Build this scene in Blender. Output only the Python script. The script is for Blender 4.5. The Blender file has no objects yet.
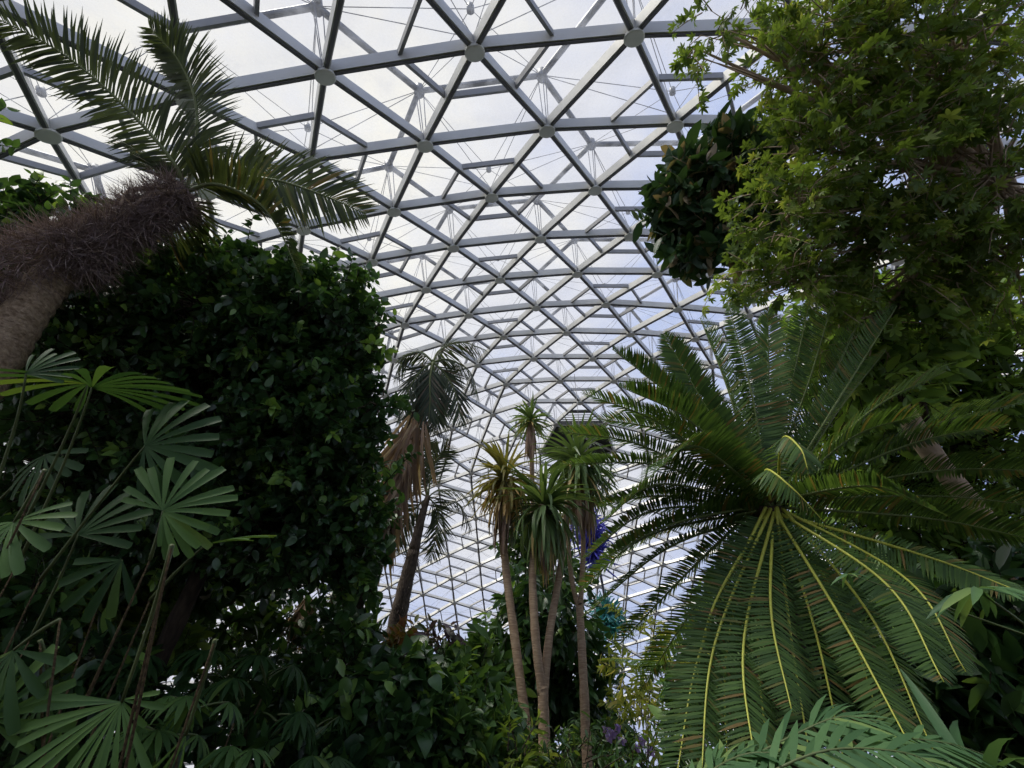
import bpy, math
import numpy as np
rng = np.random.default_rng(11)
C = bpy.context.scene.collection
sc = bpy.context.scene
PI = math.pi

# ------------------------------------------------------------------ camera
FPX = 472.07
RD = 32.0                                   # dome radius, m
CAMZ = 1.7
Rc = np.array([[0.5674885, 0.82304818, 0.02342001], [-0.55183815, 0.40129252, -0.73105333], [-0.61109039, 0.4019403, 0.68191827]])
Cd = np.array([0.44199987, -0.42220228, 0.56052166]) * RD
f2 = Rc[2, :2] / np.linalg.norm(Rc[2, :2])
W = np.array([[f2[1], -f2[0], 0], [f2[0], f2[1], 0], [0, 0, 1.]])
CAM = np.array([0, 0, CAMZ])
OFF = CAM - W @ Cd                          # dome centre in the world
RIGHT, DOWN, FWD = W @ Rc[0], W @ Rc[1], W @ Rc[2]

def ray(px, py):
    return RIGHT * ((px - 512) / FPX) + DOWN * ((py - 384) / FPX) + FWD

def at(px, py, z):
    return CAM + ray(px, py) * z

def nrm(v):
    v = np.asarray(v, float)
    return v / np.maximum(np.linalg.norm(v, axis=-1, keepdims=True), 1e-9)

UP = np.array([0, 0, 1.])

# ------------------------------------------------------------------ mesh builder
class Geo:
    def __init__(self):
        self.V, self.L, self.T, self.A, self.n = [], [], [], [], 0

    def add(self, V, loops, totals, a=.5):
        self.V.append(np.asarray(V, float).reshape(-1, 3))
        self.L.append(np.asarray(loops, int).ravel() + self.n)
        self.T.append(np.asarray(totals, int).ravel())
        self.A.append(np.full(len(self.T[-1]), a) if np.isscalar(a) else np.asarray(a))
        self.n += len(self.V[-1])

    def inst(self, tm, P, M, A=None):
        """copies of one leaf shape: P (N,3) places, M (N,3,3) whose COLUMNS are the scaled axes"""
        tv, tl, tt = tm
        N = len(P)
        if N == 0:
            return
        V = np.einsum('nij,kj->nki', M, tv) + P[:, None, :]
        L = (tl[None, :] + (np.arange(N) * len(tv))[:, None]).ravel()
        if A is None:
            A = rng.random(N)
        self.add(V.reshape(-1, 3), L, np.tile(tt, N), np.repeat(A, len(tt)))

    def tube(self, pts, rad, seg=8, a=.5, cap=True):
        pts = np.asarray(pts, float)
        n = len(pts)
        rad = np.broadcast_to(np.asarray(rad, float), (n,))
        T = nrm(np.gradient(pts, axis=0))
        ref = np.array([1., 0, 0]) if abs(T[0][0]) < .8 else np.array([0, 1., 0])
        N0 = nrm(np.cross(T[0], ref))
        rings = []
        for i in range(n):
            N0 = nrm(N0 - T[i] * (N0 @ T[i]))
            B = np.cross(T[i], N0)
            th = np.arange(seg) * 2 * PI / seg
            rings.append(pts[i] + rad[i] * (np.cos(th)[:, None] * N0 + np.sin(th)[:, None] * B))
        V = np.concatenate(rings)
        L, To = [], []
        for i in range(n - 1):
            for k in range(seg):
                k2 = (k + 1) % seg
                L += [i * seg + k, i * seg + k2, (i + 1) * seg + k2, (i + 1) * seg + k]
                To.append(4)
        if cap:
            L += list(range(seg))[::-1]; To.append(seg)
            L += [(n - 1) * seg + k for k in range(seg)]; To.append(seg)
        self.add(V, L, To, a)

    def beam(self, p, q, up, w, h, drop=0.):
        """box beam p-q, width w, hanging h below the line (towards -up), lowered by drop"""
        d = nrm(q - p); s = nrm(np.cross(d, up)); u = nrm(np.cross(s, d))
        V = []
        for e in (p, q):
            for (a, b) in ((-.5, 0), (.5, 0), (.5, -1), (-.5, -1)):
                V.append(e + s * w * a + u * (h * b - drop))
        self.add(V, [0, 1, 2, 3, 7, 6, 5, 4, 0, 4, 5, 1, 1, 5, 6, 2, 2, 6, 7, 3, 3, 7, 4, 0], [4] * 6)

    def build(self, name, mat, parent=None, smooth=False, flat=False):
        V = np.concatenate(self.V); L = np.concatenate(self.L); T = np.concatenate(self.T); A = np.concatenate(self.A)
        me = bpy.data.meshes.new(name)
        me.vertices.add(len(V)); me.vertices.foreach_set('co', V.astype('f').ravel())
        me.loops.add(len(L)); me.loops.foreach_set('vertex_index', L.astype('i'))
        me.polygons.add(len(T))
        st = np.concatenate([[0], np.cumsum(T)[:-1]])
        me.polygons.foreach_set('loop_start', st.astype('i')); me.polygons.foreach_set('loop_total', T.astype('i'))
        at_ = me.attributes.new('rnd', 'FLOAT', 'FACE'); at_.data.foreach_set('value', A.astype('f'))
        me.materials.append(mat)
        me.update(calc_edges=True)
        if flat: me.shade_flat()
        o = bpy.data.objects.new(name, me); C.objects.link(o)
        if parent is not None:
            o.parent = parent
            o.matrix_parent_inverse = parent.matrix_basis.inverted()
        return o

def thing(name, label, cat, loc=(0, 0, 0), group=None):
    o = bpy.data.objects.new(name, None); C.objects.link(o)
    o.location = [float(x) for x in loc]; o.empty_display_size = .2
    o['label'] = label; o['category'] = cat
    if group: o['group'] = group
    return o

# ------------------------------------------------------------------ materials
def newmat(name):
    m = bpy.data.materials.new(name); m.use_nodes = True
    nt = m.node_tree; nt.nodes.clear()
    out = nt.nodes.new('ShaderNodeOutputMaterial')
    return m, nt, out

def ramp(nt, stops):
    r = nt.nodes.new('ShaderNodeValToRGB')
    e = r.color_ramp.elements
    while len(e) < len(stops): e.new(.5)
    for k, (p, c) in enumerate(stops):
        e[k].position = p; e[k].color = (*c, 1)
    return r

def leafmat(name, c1, c2, c3, tr=.3, rough=.42, spec=.4, tcol=1.5, last=.9):
    """leaf: per-leaf hue between c1 and c2, a few leaves c3; light passes through the blade"""
    m, nt, out = newmat(name)
    a = nt.nodes.new('ShaderNodeAttribute'); a.attribute_name = 'rnd'
    r = ramp(nt, [(0, c1), (last - .12, c2), (last, c3)])
    nt.links.new(a.outputs['Fac'], r.inputs[0])
    b = nt.nodes.new('ShaderNodeBsdfPrincipled')
    b.inputs['Roughness'].default_value = rough; b.inputs['Specular IOR Level'].default_value = spec
    nt.links.new(r.outputs[0], b.inputs['Base Color'])
    t = nt.nodes.new('ShaderNodeBsdfTranslucent')
    mul = nt.nodes.new('ShaderNodeMix'); mul.data_type = 'RGBA'; mul.blend_type = 'MULTIPLY'; mul.inputs[0].default_value = 1
    nt.links.new(r.outputs[0], mul.inputs[6]); mul.inputs[7].default_value = (tcol * 1.25, tcol * 1.15, tcol * .55, 1)
    nt.links.new(mul.outputs[2], t.inputs[0])
    mx = nt.nodes.new('ShaderNodeMixShader'); mx.inputs[0].default_value = tr
    nt.links.new(b.outputs[0], mx.inputs[1]); nt.links.new(t.outputs[0], mx.inputs[2])
    nt.links.new(mx.outputs[0], out.inputs[0])
    return m

def barkmat(name, c1, c2, scale=8., stretch=(1, 1, 4.), bump=.6, rough=.9):
    m, nt, out = newmat(name)
    tc = nt.nodes.new('ShaderNodeTexCoord'); mp = nt.nodes.new('ShaderNodeMapping'); mp.inputs['Scale'].default_value = stretch
    nt.links.new(tc.outputs['Object'], mp.inputs[0])
    n = nt.nodes.new('ShaderNodeTexNoise'); n.inputs['Scale'].default_value = scale; n.inputs['Detail'].default_value = 6
    nt.links.new(mp.outputs[0], n.inputs[0])
    r = ramp(nt, [(.3, c1), (.7, c2)])
    nt.links.new(n.outputs[0], r.inputs[0])
    b = nt.nodes.new('ShaderNodeBsdfPrincipled'); b.inputs['Roughness'].default_value = rough; b.inputs['Specular IOR Level'].default_value = .2
    nt.links.new(r.outputs[0], b.inputs['Base Color'])
    bp = nt.nodes.new('ShaderNodeBump'); bp.inputs['Strength'].default_value = bump; bp.inputs['Distance'].default_value = .03
    nt.links.new(n.outputs[0], bp.inputs['Height']); nt.links.new(bp.outputs[0], b.inputs['Normal'])
    nt.links.new(b.outputs[0], out.inputs[0])
    return m

def plain(name, col, rough=.6, metal=0., spec=.4, noise=.12, scale=5.):
    m, nt, out = newmat(name)
    tc = nt.nodes.new('ShaderNodeTexCoord')
    n = nt.nodes.new('ShaderNodeTexNoise'); n.inputs['Scale'].default_value = scale; n.inputs['Detail'].default_value = 4
    nt.links.new(tc.outputs['Object'], n.inputs[0])
    r = ramp(nt, [(.3, [c * (1 - noise) for c in col]), (.7, [min(1, c * (1 + noise)) for c in col])])
    nt.links.new(n.outputs[0], r.inputs[0])
    b = nt.nodes.new('ShaderNodeBsdfPrincipled'); b.inputs['Roughness'].default_value = rough
    b.inputs['Metallic'].default_value = metal; b.inputs['Specular IOR Level'].default_value = spec
    nt.links.new(r.outputs[0], b.inputs['Base Color']); nt.links.new(b.outputs[0], out.inputs[0])
    return m

M = {}
M['alu'] = plain('aluminium_rib', (.60, .595, .565), .4, .15, .5, .08, 1.5)
M['bar'] = plain('aluminium_bar', (.30, .30, .30), .45, .3, .5, .1, 2.)
M['disc'] = plain('hub_metal', (.70, .70, .65), .5, .0, .4, .12, 3.)
M['cap'] = plain('painted_rib_shade', (.11, .108, .108), .5, .2, .4)  # dark tone standing in for the shade on the ribs' undersides
M['core'] = plain('dark_gasket', (.03, .03, .03), .7, 0, .3)
M['truss'] = plain('outer_tube_metal', (.15, .155, .165), .5, .3, .4)
M['rod'] = plain('rod_metal', (.16, .16, .17), .5, .4, .4)
M['soil'] = barkmat('dark_soil', (.015, .011, .008), (.05, .037, .025), 3., (1, 1, 1), .8)
M['cycad'] = leafmat('cycad_leaflets', (.040, .084, .026), (.098, .178, .045), (.20, .14, .05), .3, .5, .25, 1.6, .985)
M['cycadr'] = plain('cycad_midrib', (.46, .48, .07), .45, 0, .4, .15, 9.)
M['cycadg'] = plain('green_cycad_midrib', (.13, .17, .05), .5, 0, .3, .15, 9.)
M['palm'] = leafmat('palm_leaflets', (.040, .060, .026), (.085, .115, .042), (.20, .15, .06), .28, .48, .3, 1.5, .97)
M['palmr'] = plain('palm_midrib', (.16, .19, .07), .5)
M['palmdk'] = leafmat('grey_palm_leaflets', (.040, .058, .042), (.085, .115, .07), (.14, .11, .08), .25, .5, .3, 1.4, .93)
M['dry'] = leafmat('dry_leaf', (.19, .13, .10), (.36, .26, .20), (.44, .35, .27), .3, .8, .1, 1.2, .9)
M['fibre'] = leafmat('palm_fibre', (.16, .115, .11), (.33, .255, .24), (.45, .36, .32), .1, .9, .1, 1., .9)
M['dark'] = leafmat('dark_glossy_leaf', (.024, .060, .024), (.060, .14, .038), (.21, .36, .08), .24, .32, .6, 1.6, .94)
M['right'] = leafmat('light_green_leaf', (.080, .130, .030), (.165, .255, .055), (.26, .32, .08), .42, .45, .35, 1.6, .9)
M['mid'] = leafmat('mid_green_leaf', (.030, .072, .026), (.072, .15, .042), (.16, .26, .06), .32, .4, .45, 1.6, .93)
M['epi'] = leafmat('leathery_leaf', (.028, .066, .030), (.060, .13, .045), (.34, .27, .18), .15, .4, .45, 1.5, .95)
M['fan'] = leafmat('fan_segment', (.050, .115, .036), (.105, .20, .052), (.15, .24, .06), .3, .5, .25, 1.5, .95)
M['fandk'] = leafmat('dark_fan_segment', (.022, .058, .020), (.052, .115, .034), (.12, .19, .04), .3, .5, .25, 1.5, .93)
M['low'] = leafmat('broad_leaflet', (.060, .135, .060), (.12, .23, .095), (.2, .3, .10), .3, .5, .25, 1.5, .95)
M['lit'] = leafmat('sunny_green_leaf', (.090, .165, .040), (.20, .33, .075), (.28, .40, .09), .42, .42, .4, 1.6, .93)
M['stalk'] = plain('green_stalk', (.09, .12, .04), .5)
M['cane'] = barkmat('fibrous_cane', (.05, .035, .02), (.14, .10, .05), 20., (1, 1, 3), .6)
M['drac'] = leafmat('strap_leaf', (.070, .125, .050), (.155, .235, .09), (.40, .30, .12), .3, .42, .4, 1.5, .93)
M['dracy'] = leafmat('yellowing_strap_leaf', (.11, .13, .04), (.26, .22, .065), (.46, .31, .12), .3, .45, .4, 1.4, .7)
M['bark_tan'] = barkmat('ringed_tan_bark', (.30, .20, .13), (.50, .37, .25), 10., (1, 1, 5), .5)
M['bark_palm'] = barkmat('palm_bark', (.22, .155, .10), (.48, .37, .25), 24., (1.0, 1.0, 1.6), 1.)
M['bark_grey'] = barkmat('shaggy_grey_bark', (.07, .052, .042), (.19, .15, .12), 14., (3, 3, .5), 1.)
M['bark_dk'] = barkmat('dark_bark', (.022, .016, .011), (.075, .055, .038), 9., (2, 2, .6), 1.)
M['bark_right'] = barkmat('pale_bark', (.30, .22, .15), (.52, .40, .29), 6., (1, 1, .7), .7)
M['airy'] = leafmat('yellow_green_leaf', (.22, .28, .05), (.38, .43, .10), (.48, .45, .18), .5, .5, .3, 1.5, .9)
M['strapy'] = leafmat('bright_strap_leaf', (.07, .15, .02), (.14, .24, .035), (.2, .28, .05), .4, .4, .4, 1.5, .9)
M['blue'] = leafmat('cobalt_glass', (.09, .09, .90), (.24, .24, .98), (.5, .5, .98), .6, .12, .7, .95, .85)
M['teal'] = leafmat('teal_glass', (.08, .42, .58), (.25, .66, .78), (.5, .8, .9), .55, .12, .7, .9, .9)
M['petal'] = leafmat('lilac_petal', (.26, .18, .52), (.42, .32, .70), (.5, .4, .75), .35, .6, .2, 1.2)
M['rust'] = leafmat('rusty_leaf', (.16, .07, .03), (.24, .13, .05), (.12, .14, .03), .3, .45, .4, 1.3, .7)
M['purple'] = leafmat('purplish_leaf', (.05, .035, .05), (.09, .06, .08), (.06, .10, .05), .25, .4, .45, 1.3, .8)
M['vent'] = plain('grey_louvre', (.33, .34, .36), .5, .2, .4, .08, 3.)
M['soffit'] = plain('dark_soffit', (.035, .037, .03), .7, 0, .3, .2, 2.)

def glassmat():
    m, nt, out = newmat('weathered_glass')
    tc = nt.nodes.new('ShaderNodeTexCoord')
    mp = nt.nodes.new('ShaderNodeMapping'); mp.inputs['Scale'].default_value = (1.2, 1.2, .35)
    nt.links.new(tc.outputs['Object'], mp.inputs[0])
    n = nt.nodes.new('ShaderNodeTexNoise'); n.inputs['Scale'].default_value = 2.2; n.inputs['Detail'].default_value = 7; n.inputs['Roughness'].default_value = .65
    nt.links.new(mp.outputs[0], n.inputs[0])
    mr = nt.nodes.new('ShaderNodeMapRange'); mr.inputs[1].default_value = .38; mr.inputs[2].default_value = .75; mr.inputs[3].default_value = .06; mr.inputs[4].default_value = .40
    nt.links.new(n.outputs[0], mr.inputs[0])
    tp = nt.nodes.new('ShaderNodeBsdfTransparent'); tp.inputs[0].default_value = (.95, .955, .955, 1)
    tl = nt.nodes.new('ShaderNodeBsdfTranslucent'); tl.inputs[0].default_value = (.42, .44, .48, 1)
    gl = nt.nodes.new('ShaderNodeBsdfGlossy'); gl.inputs['Roughness'].default_value = .12
    m1 = nt.nodes.new('ShaderNodeMixShader'); m2 = nt.nodes.new('ShaderNodeMixShader')
    nt.links.new(mr.outputs[0], m1.inputs[0]); nt.links.new(tp.outputs[0], m1.inputs[1]); nt.links.new(tl.outputs[0], m1.inputs[2])
    m2.inputs[0].default_value = .04
    nt.links.new(m1.outputs[0], m2.inputs[1]); nt.links.new(gl.outputs[0], m2.inputs[2])
    nt.links.new(m2.outputs[0], out.inputs[0])
    return m
M['glass'] = glassmat()

# ------------------------------------------------------------------ world: bright broken cloud with blue gaps
w = bpy.data.worlds.new('cloudy_sky'); sc.world = w; w.use_nodes = True
nt = w.node_tree; nt.nodes.clear()
wo = nt.nodes.new('ShaderNodeOutputWorld'); bg = nt.nodes.new('ShaderNodeBackground')
tc = nt.nodes.new('ShaderNodeTexCoord')
mp = nt.nodes.new('ShaderNodeMapping'); mp.inputs['Scale'].default_value = (1, 1, 1.4); mp.inputs['Location'].default_value = (.35, .1, .55)
nt.links.new(tc.outputs['Generated'], mp.inputs[0])
n1 = nt.nodes.new('ShaderNodeTexNoise'); n1.inputs['Scale'].default_value = 2.6; n1.inputs['Detail'].default_value = 7; n1.inputs['Roughness'].default_value = .55
nt.links.new(mp.outputs[0], n1.inputs[0])
sunv = nrm(np.array([-.75, .25, .62]))
vm = nt.nodes.new('ShaderNodeVectorMath'); vm.operation = 'DOT_PRODUCT'; vm.inputs[1].default_value = tuple(sunv)
nt.links.new(tc.outputs['Generated'], vm.inputs[0])
mr = nt.nodes.new('ShaderNodeMapRange'); mr.inputs[1].default_value = .1; mr.inputs[2].default_value = .95; mr.inputs[3].default_value = 0.; mr.inputs[4].default_value = .42
nt.links.new(vm.outputs['Value'], mr.inputs[0])
ad = nt.nodes.new('ShaderNodeMath'); ad.operation = 'ADD'
nt.links.new(n1.outputs[0], ad.inputs[0]); nt.links.new(mr.outputs[0], ad.inputs[1])
rp = ramp(nt, [(.42, (.36, .47, .82)), (.56, (.53, .62, .90)), (.72, (.74, .76, .86)), (.98, (1.0, .975, .91))])
nt.links.new(ad.outputs[0], rp.inputs[0]); nt.links.new(rp.outputs[0], bg.inputs[0])
bg.inputs[1].default_value = .92
nt.links.new(bg.outputs[0], wo.inputs[0])

# soft daylight: the sun behind bright cloud, high on the left, a little behind the camera
sl = bpy.data.lights.new('hazy_sun', 'SUN'); sl.energy = 4.4; sl.angle = math.radians(24); sl.color = (1., .96, .88)
so = bpy.data.objects.new('hazy_sun', sl); C.objects.link(so)
from mathutils import Vector
so.rotation_euler = Vector((-.50, -.35, 1.0)).to_track_quat('Z', 'Y').to_euler()
so.location = (-10, -8, 30)

# ------------------------------------------------------------------ the dome (lattice of an 18-frequency geodesic, apex hub over the trees)
OBS = {(0,0):(474.6,51),(-3,0):(48,134),(-1,0):(325,75),(1,0):(634,36),(-3,1):(207,193),(-2,1):(311.7,161),(-1,1):(425,145),(0,1):(547,130),(1,1):(675,125),(-1,2):(491.5,196.8),(0,2):(595,189.5),(-2,2):(394,211),(-4,2):(219,253),(-1,3):(540.5,238.5),(-2,3):(453.3,247.6),(-3,3):(371.8,261.8),(0,3):(630,235.5),(-2,4):(500,279.5),(-3,4):(426,289.3),(-4,4):(360,302),(-1,4):(577.3,273.7),(0,4):(657,274),(-2,5):(536.2,307.5),(-3,5):(468.8,315),(-4,5):(404.6,324.5),(-1,5):(605.8,304.3),(0,5):(677.5,309),(-3,6):(503.8,336.7),(-4,6):(445,344.5),(-5,6):(394,360),(-2,6):(566.5,332.6),(-1,6):(630.5,334),(0,6):(695,338.8),(-3,7):(533.5,358.6),(-4,7):(477.7,365),(-2,7):(592.5,358.6),(-1,7):(652.5,358.8),(-4,8):(506,384.2),(-3,8):(560,381),(-2,8):(613.9,380.8),(-4,9):(530,403),(-5,9):(492.6,414.7),(-6,9):(452.5,429),(-3,9):(580,402.5),(-7,11):(471,473.3),(-6,10):(480.8,444.5),(-5,10):(517.5,435),(-4,10):(556,424),(-7,10):(447.5,456),(-8,12):(472.5,495),(-9,13):(475.7,518.6),(-10,14):(477.7,542),(-11,15):(480,565.4),(-12,16):(482,588.9),(-10,13):(444.5,532.2),(-11,14):(448.4,555.7),(-12,15):(451.7,578.9),(-13,16):(454.2,603.1),(-14,17):(458.1,627.9),(-15,18):(462.4,653.7),(-13,15):(423,594.7),(-14,16):(426.5,619.1)}
FQ = 18
om = math.atan(2)
ring5 = [np.array([math.sin(om) * math.cos(2 * PI * i / 5), -math.sin(om) * math.sin(2 * PI * i / 5), math.cos(om)]) for i in range(5)]
top5 = np.array([0, 0, 1.])
low5 = [-r for r in ring5]
def gpt(A, B, Cc, a, b, c):
    return nrm(A * math.sin(om * a) + B * math.sin(om * b) + Cc * math.sin(om * c))
faces5 = [(top5, ring5[i], ring5[(i + 1) % 5]) for i in range(5)]
ico = [top5] + ring5 + low5
for i in range(1, 11):
    for j in range(i + 1, 11):
        for k in range(j + 1, 11):
            if all(abs(np.linalg.norm(ico[a] - ico[b]) - 1.0515) < .01 for a, b in ((i, j), (j, k), (i, k))):
                faces5.append((ico[i], ico[j], ico[k]))
NODE, NCOL, key = [], [], {}
TRI = []
for (A, B, Cc) in faces5:
    idx = {}
    for i in range(FQ + 1):
        for j in range(FQ + 1 - i):
            p = gpt(A, B, Cc, (FQ - i - j) / FQ, i / FQ, j / FQ)
            k = tuple(np.round(p, 3) + 0.)
            if k not in key:
                key[k] = len(NODE); NODE.append(p); NCOL.append((i + 2 * j) % 3)
            idx[i, j] = key[k]
            if (i + 2 * j) % 3 == 0: NCOL[key[k]] = 0
    for i in range(FQ):
        for j in range(FQ - i):
            TRI.append((idx[i, j], idx[i + 1, j], idx[i, j + 1]))
            if i + j < FQ - 1: TRI.append((idx[i + 1, j], idx[i + 1, j + 1], idx[i, j + 1]))
NODE = np.array(NODE)
# measured hub positions pull the lattice into place
def sector(k):
    a, b = k[0] + 4, k[1] - 11
    D = [(1, -1), (0, -1), (-1, 0), (-1, 1), (0, 1), (1, 0)]
    for s in range(6):
        P, Q = D[s], D[(s + 1) % 6]
        det = P[0] * Q[1] - P[1] * Q[0]
        i = (a * Q[1] - b * Q[0]) / det; j = (P[0] * b - P[1] * a) / det
        if i > 0 and j >= 0: return s, i, j
X0, DX = [], []
for k, (px, py) in OBS.items():
    s, i, j = sector(k)
    p = gpt(top5, ring5[s % 5], ring5[(s + 1) % 5], (FQ - i - j) / FQ, i / FQ, j / FQ)
    d = nrm(W.T @ ray(px, py)); b_ = d @ Cd
    t_ = -b_ + math.sqrt(b_ * b_ - Cd @ Cd + RD * RD)
    X0.append(p); DX.append((Cd + d * t_) / RD - p)
X0 = np.array(X0); DX = np.array(DX)
SG = 1.107 / FQ * 3.2
K = np.exp(-np.linalg.norm(X0[:, None] - X0[None], axis=2) / SG) + np.eye(len(X0)) * .004
WT = np.linalg.solve(K, DX)
NODE = nrm(NODE + np.exp(-np.linalg.norm(NODE[:, None] - X0[None], axis=2) / SG) @ WT)
OUTN = NODE.copy()
WN = (NODE * (RD + .2)) @ W.T + OFF                 # hub points in the world
NRM = NODE @ W.T                             # outward
keep = [t for t in TRI if WN[list(t)].mean(0)[2] > -.4]
VENTHUB = int(np.argmax(NODE[:, 2]))
ceiling = bpy.data.objects.new('ceiling', None); C.objects.link(ceiling)
ceiling.location = OFF; ceiling['kind'] = 'structure'; ceiling['label'] = 'geodesic glass and aluminium dome over the whole garden'; ceiling['category'] = 'dome'
ceiling.empty_display_size = 1
bpy.context.view_layer.update()
gg, gr, gb, gt, grd, gc, gshade = Geo(), Geo(), Geo(), Geo(), Geo(), Geo(), Geo()
edges = {}
for t in keep:
    for a, b in ((0, 1), (1, 2), (2, 0)):
        e = tuple(sorted((t[a], t[b]))); edges.setdefault(e, []).append(t)
vent_tris = [t for t in keep if VENTHUB in t]
HO = 1.05                                    # outer truss stands this far outside the glass
for t in keep:
    cs = [v for v in t if NCOL[v] == 0]
    if t in vent_tris: continue
    c0 = cs[0] if cs else t[0]
    o1, o2 = [v for v in t if v != c0]
    m1, m2 = (WN[c0] + WN[o1]) / 2, (WN[c0] + WN[o2]) / 2
    nn = NRM[c0]
    gg.add([WN[c0], m1, m2], [0, 1, 2], [3]); gg.add([m1, WN[o1], WN[o2], m2], [0, 1, 2, 3], [4])
    gb.beam(m1, m2, nn, .055, .11, .0)
for (a, b), ts in edges.items():
    gr.beam(WN[a], WN[b], NRM[a] + NRM[b], .095, .19, .005)
    gshade.beam(WN[a], WN[b], NRM[a] + NRM[b], .05, .03, .19)  # dark strip paints the shaded bottom face of the rib
    # outer hexagon tubes join the hubs that are not hexagon centres
    if NCOL[a] != 0 and NCOL[b] != 0:
        gt.tube([WN[a] + NRM[a] * HO, WN[b] + NRM[b] * HO], .06, 6, cap=False)
    else:
        c, o = (a, b) if NCOL[a] == 0 else (b, a)
        grd.tube([WN[c] + NRM[c] * .55, WN[o] + NRM[o] * HO], .007, 4, cap=False)
        grd.tube([WN[c] + NRM[c] * .03, WN[o] + NRM[o] * HO], .007, 4, cap=False)
used = sorted({v for t in keep for v in t})
for v in used:
    if NCOL[v] == 0:
        gt.tube([WN[v] + NRM[v] * .5, WN[v] + NRM[v] * .62], [.06, .06], 8)
    else:
        gt.tube([WN[v] + NRM[v] * (HO - .1), WN[v] + NRM[v] * (HO + .1)], [.10, .10], 8)
        for k in range(3):
            th = k * 2 * PI / 3
            e = nrm(np.cross(NRM[v], [.3, .2, .9])); g = np.cross(NRM[v], e)
            grd.tube([WN[v] + NRM[v] * .02 + (e * math.cos(th) + g * math.sin(th)) * .05, WN[v] + NRM[v] * HO + (e * math.cos(th) + g * math.sin(th)) * .09], .009, 4, cap=False)
gg.build('glazing', M['glass'], ceiling); gr.build('rib_lattice', M['alu'], ceiling, flat=True); gb.build('glazing_bar_lattice', M['bar'], ceiling, flat=True)
gshade.build('rib_shade_strips', M['cap'], ceiling, flat=True); gt.build('outer_truss', M['truss'], ceiling); grd.build('tie_rods', M['rod'], ceiling)
def disc(G, v):
    n = NRM[v]; p = WN[v]
    G.tube([p - n * .20, p - n * .215, p - n * .25, p - n * .262], [.135, .155, .155, .135], 20)
    gc.tube([p + n * .0, p - n * .205], [.085, .085], 10)
dd = []
for v in used:
    r = WN[v] - CAM; z = r @ FWD
    if z > 1:
        u, q = FPX * (r @ RIGHT) / z + 512, FPX * (r @ DOWN) / z + 384
        dd.append((z if -20 < u < 1044 and -20 < q < 788 else z + 1000, v))
dd.sort()
for z, v in dd[:100]:
    G = Geo(); disc(G, v); G.build('hub_disc', M['disc'], ceiling, flat=True)
G = Geo()
for z, v in dd[100:]: disc(G, v)
o = G.build('far_hub_discs', M['disc'], ceiling, flat=True); o['kind'] = 'stuff'
gc.build('hub_cores', M['core'], ceiling)

# roof vent at the apex: dark hexagonal soffit with cross beams, louvred panel facing the camera
vent = thing('roof_vent', 'dark roof vent with grey louvred panel at the apex of the dome', 'vent', WN[VENTHUB])
G = Geo(); lv = Geo(); fr = Geo()
vn = NRM[VENTHUB]; vc = WN[VENTHUB]
rim = sorted({v for t in vent_tris for v in t if v != VENTHUB}, key=lambda v: math.atan2((WN[v] - vc)[1], (WN[v] - vc)[0]))
rp_ = [WN[v] - NRM[v] * .16 for v in rim]
up_ = [p + vn * .12 for p in rp_]
nr = len(rim)
G.add(rp_ + up_, list(range(nr)) + list(range(2 * nr - 1, nr - 1, -1)) + sum([[k, (k + 1) % nr, nr + (k + 1) % nr, nr + k] for k in range(nr)], []), [nr, nr] + [4] * nr)
G.build('soffit_panel', M['soffit'], vent, flat=True)
for k in range(nr):
    fr.beam(rp_[k], rp_[(k + 1) % nr], vn, .09, .12)
fr.beam(rp_[0], rp_[nr // 2], vn, .07, .1); fr.beam(rp_[1], rp_[(1 + nr // 2) % nr], vn, .07, .1)
fr.build('cross_beams', M['alu'], vent, flat=True)
# louvres fill the pane just above the soffit on the camera side
lt = min((t for t in keep if t not in vent_tris and len(set(t) & set(rim)) == 2), key=lambda t: abs((lambda r: FPX * (r @ RIGHT) / (r @ FWD) + 512)(WN[list(t)].mean(0) - CAM) - 575) + abs((lambda r: FPX * (r @ DOWN) / (r @ FWD) + 384)(WN[list(t)].mean(0) - CAM) - 412))
apex = [v for v in lt if v not in rim][0]; b1, b2 = [v for v in lt if v in rim]
for k in range(6):
    f = .02 + k * .105
    p = WN[b1] * (1 - f) + WN[apex] * f - NRM[apex] * .07; q = WN[b2] * (1 - f) + WN[apex] * f - NRM[apex] * .07
    lv.beam(p, q, NRM[apex] + nrm(WN[apex] - (WN[b1] + WN[b2]) / 2) * .5, .17, .025)
lv.build('louvre_panel', M['vent'], vent, flat=True)

# floor
G = Geo()
n = 64
th = np.arange(n) * 2 * PI / n
rf = math.sqrt(RD ** 2 - OFF[2] ** 2) + .6
top = np.stack([OFF[0] + rf * np.cos(th), OFF[1] + rf * np.sin(th), 0 * th], 1)
G.add(np.concatenate([top, top - [0, 0, .3]]), list(range(n)) + list(range(2 * n - 1, n - 1, -1)) + sum([[k, n + k, n + (k + 1) % n, (k + 1) % n] for k in range(n)], []), [n, n] + [4] * n)
o = G.build('floor', M['soil'], flat=True); o['kind'] = 'structure'; o['label'] = 'dark planting soil under the dome'; o['category'] = 'floor'

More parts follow.
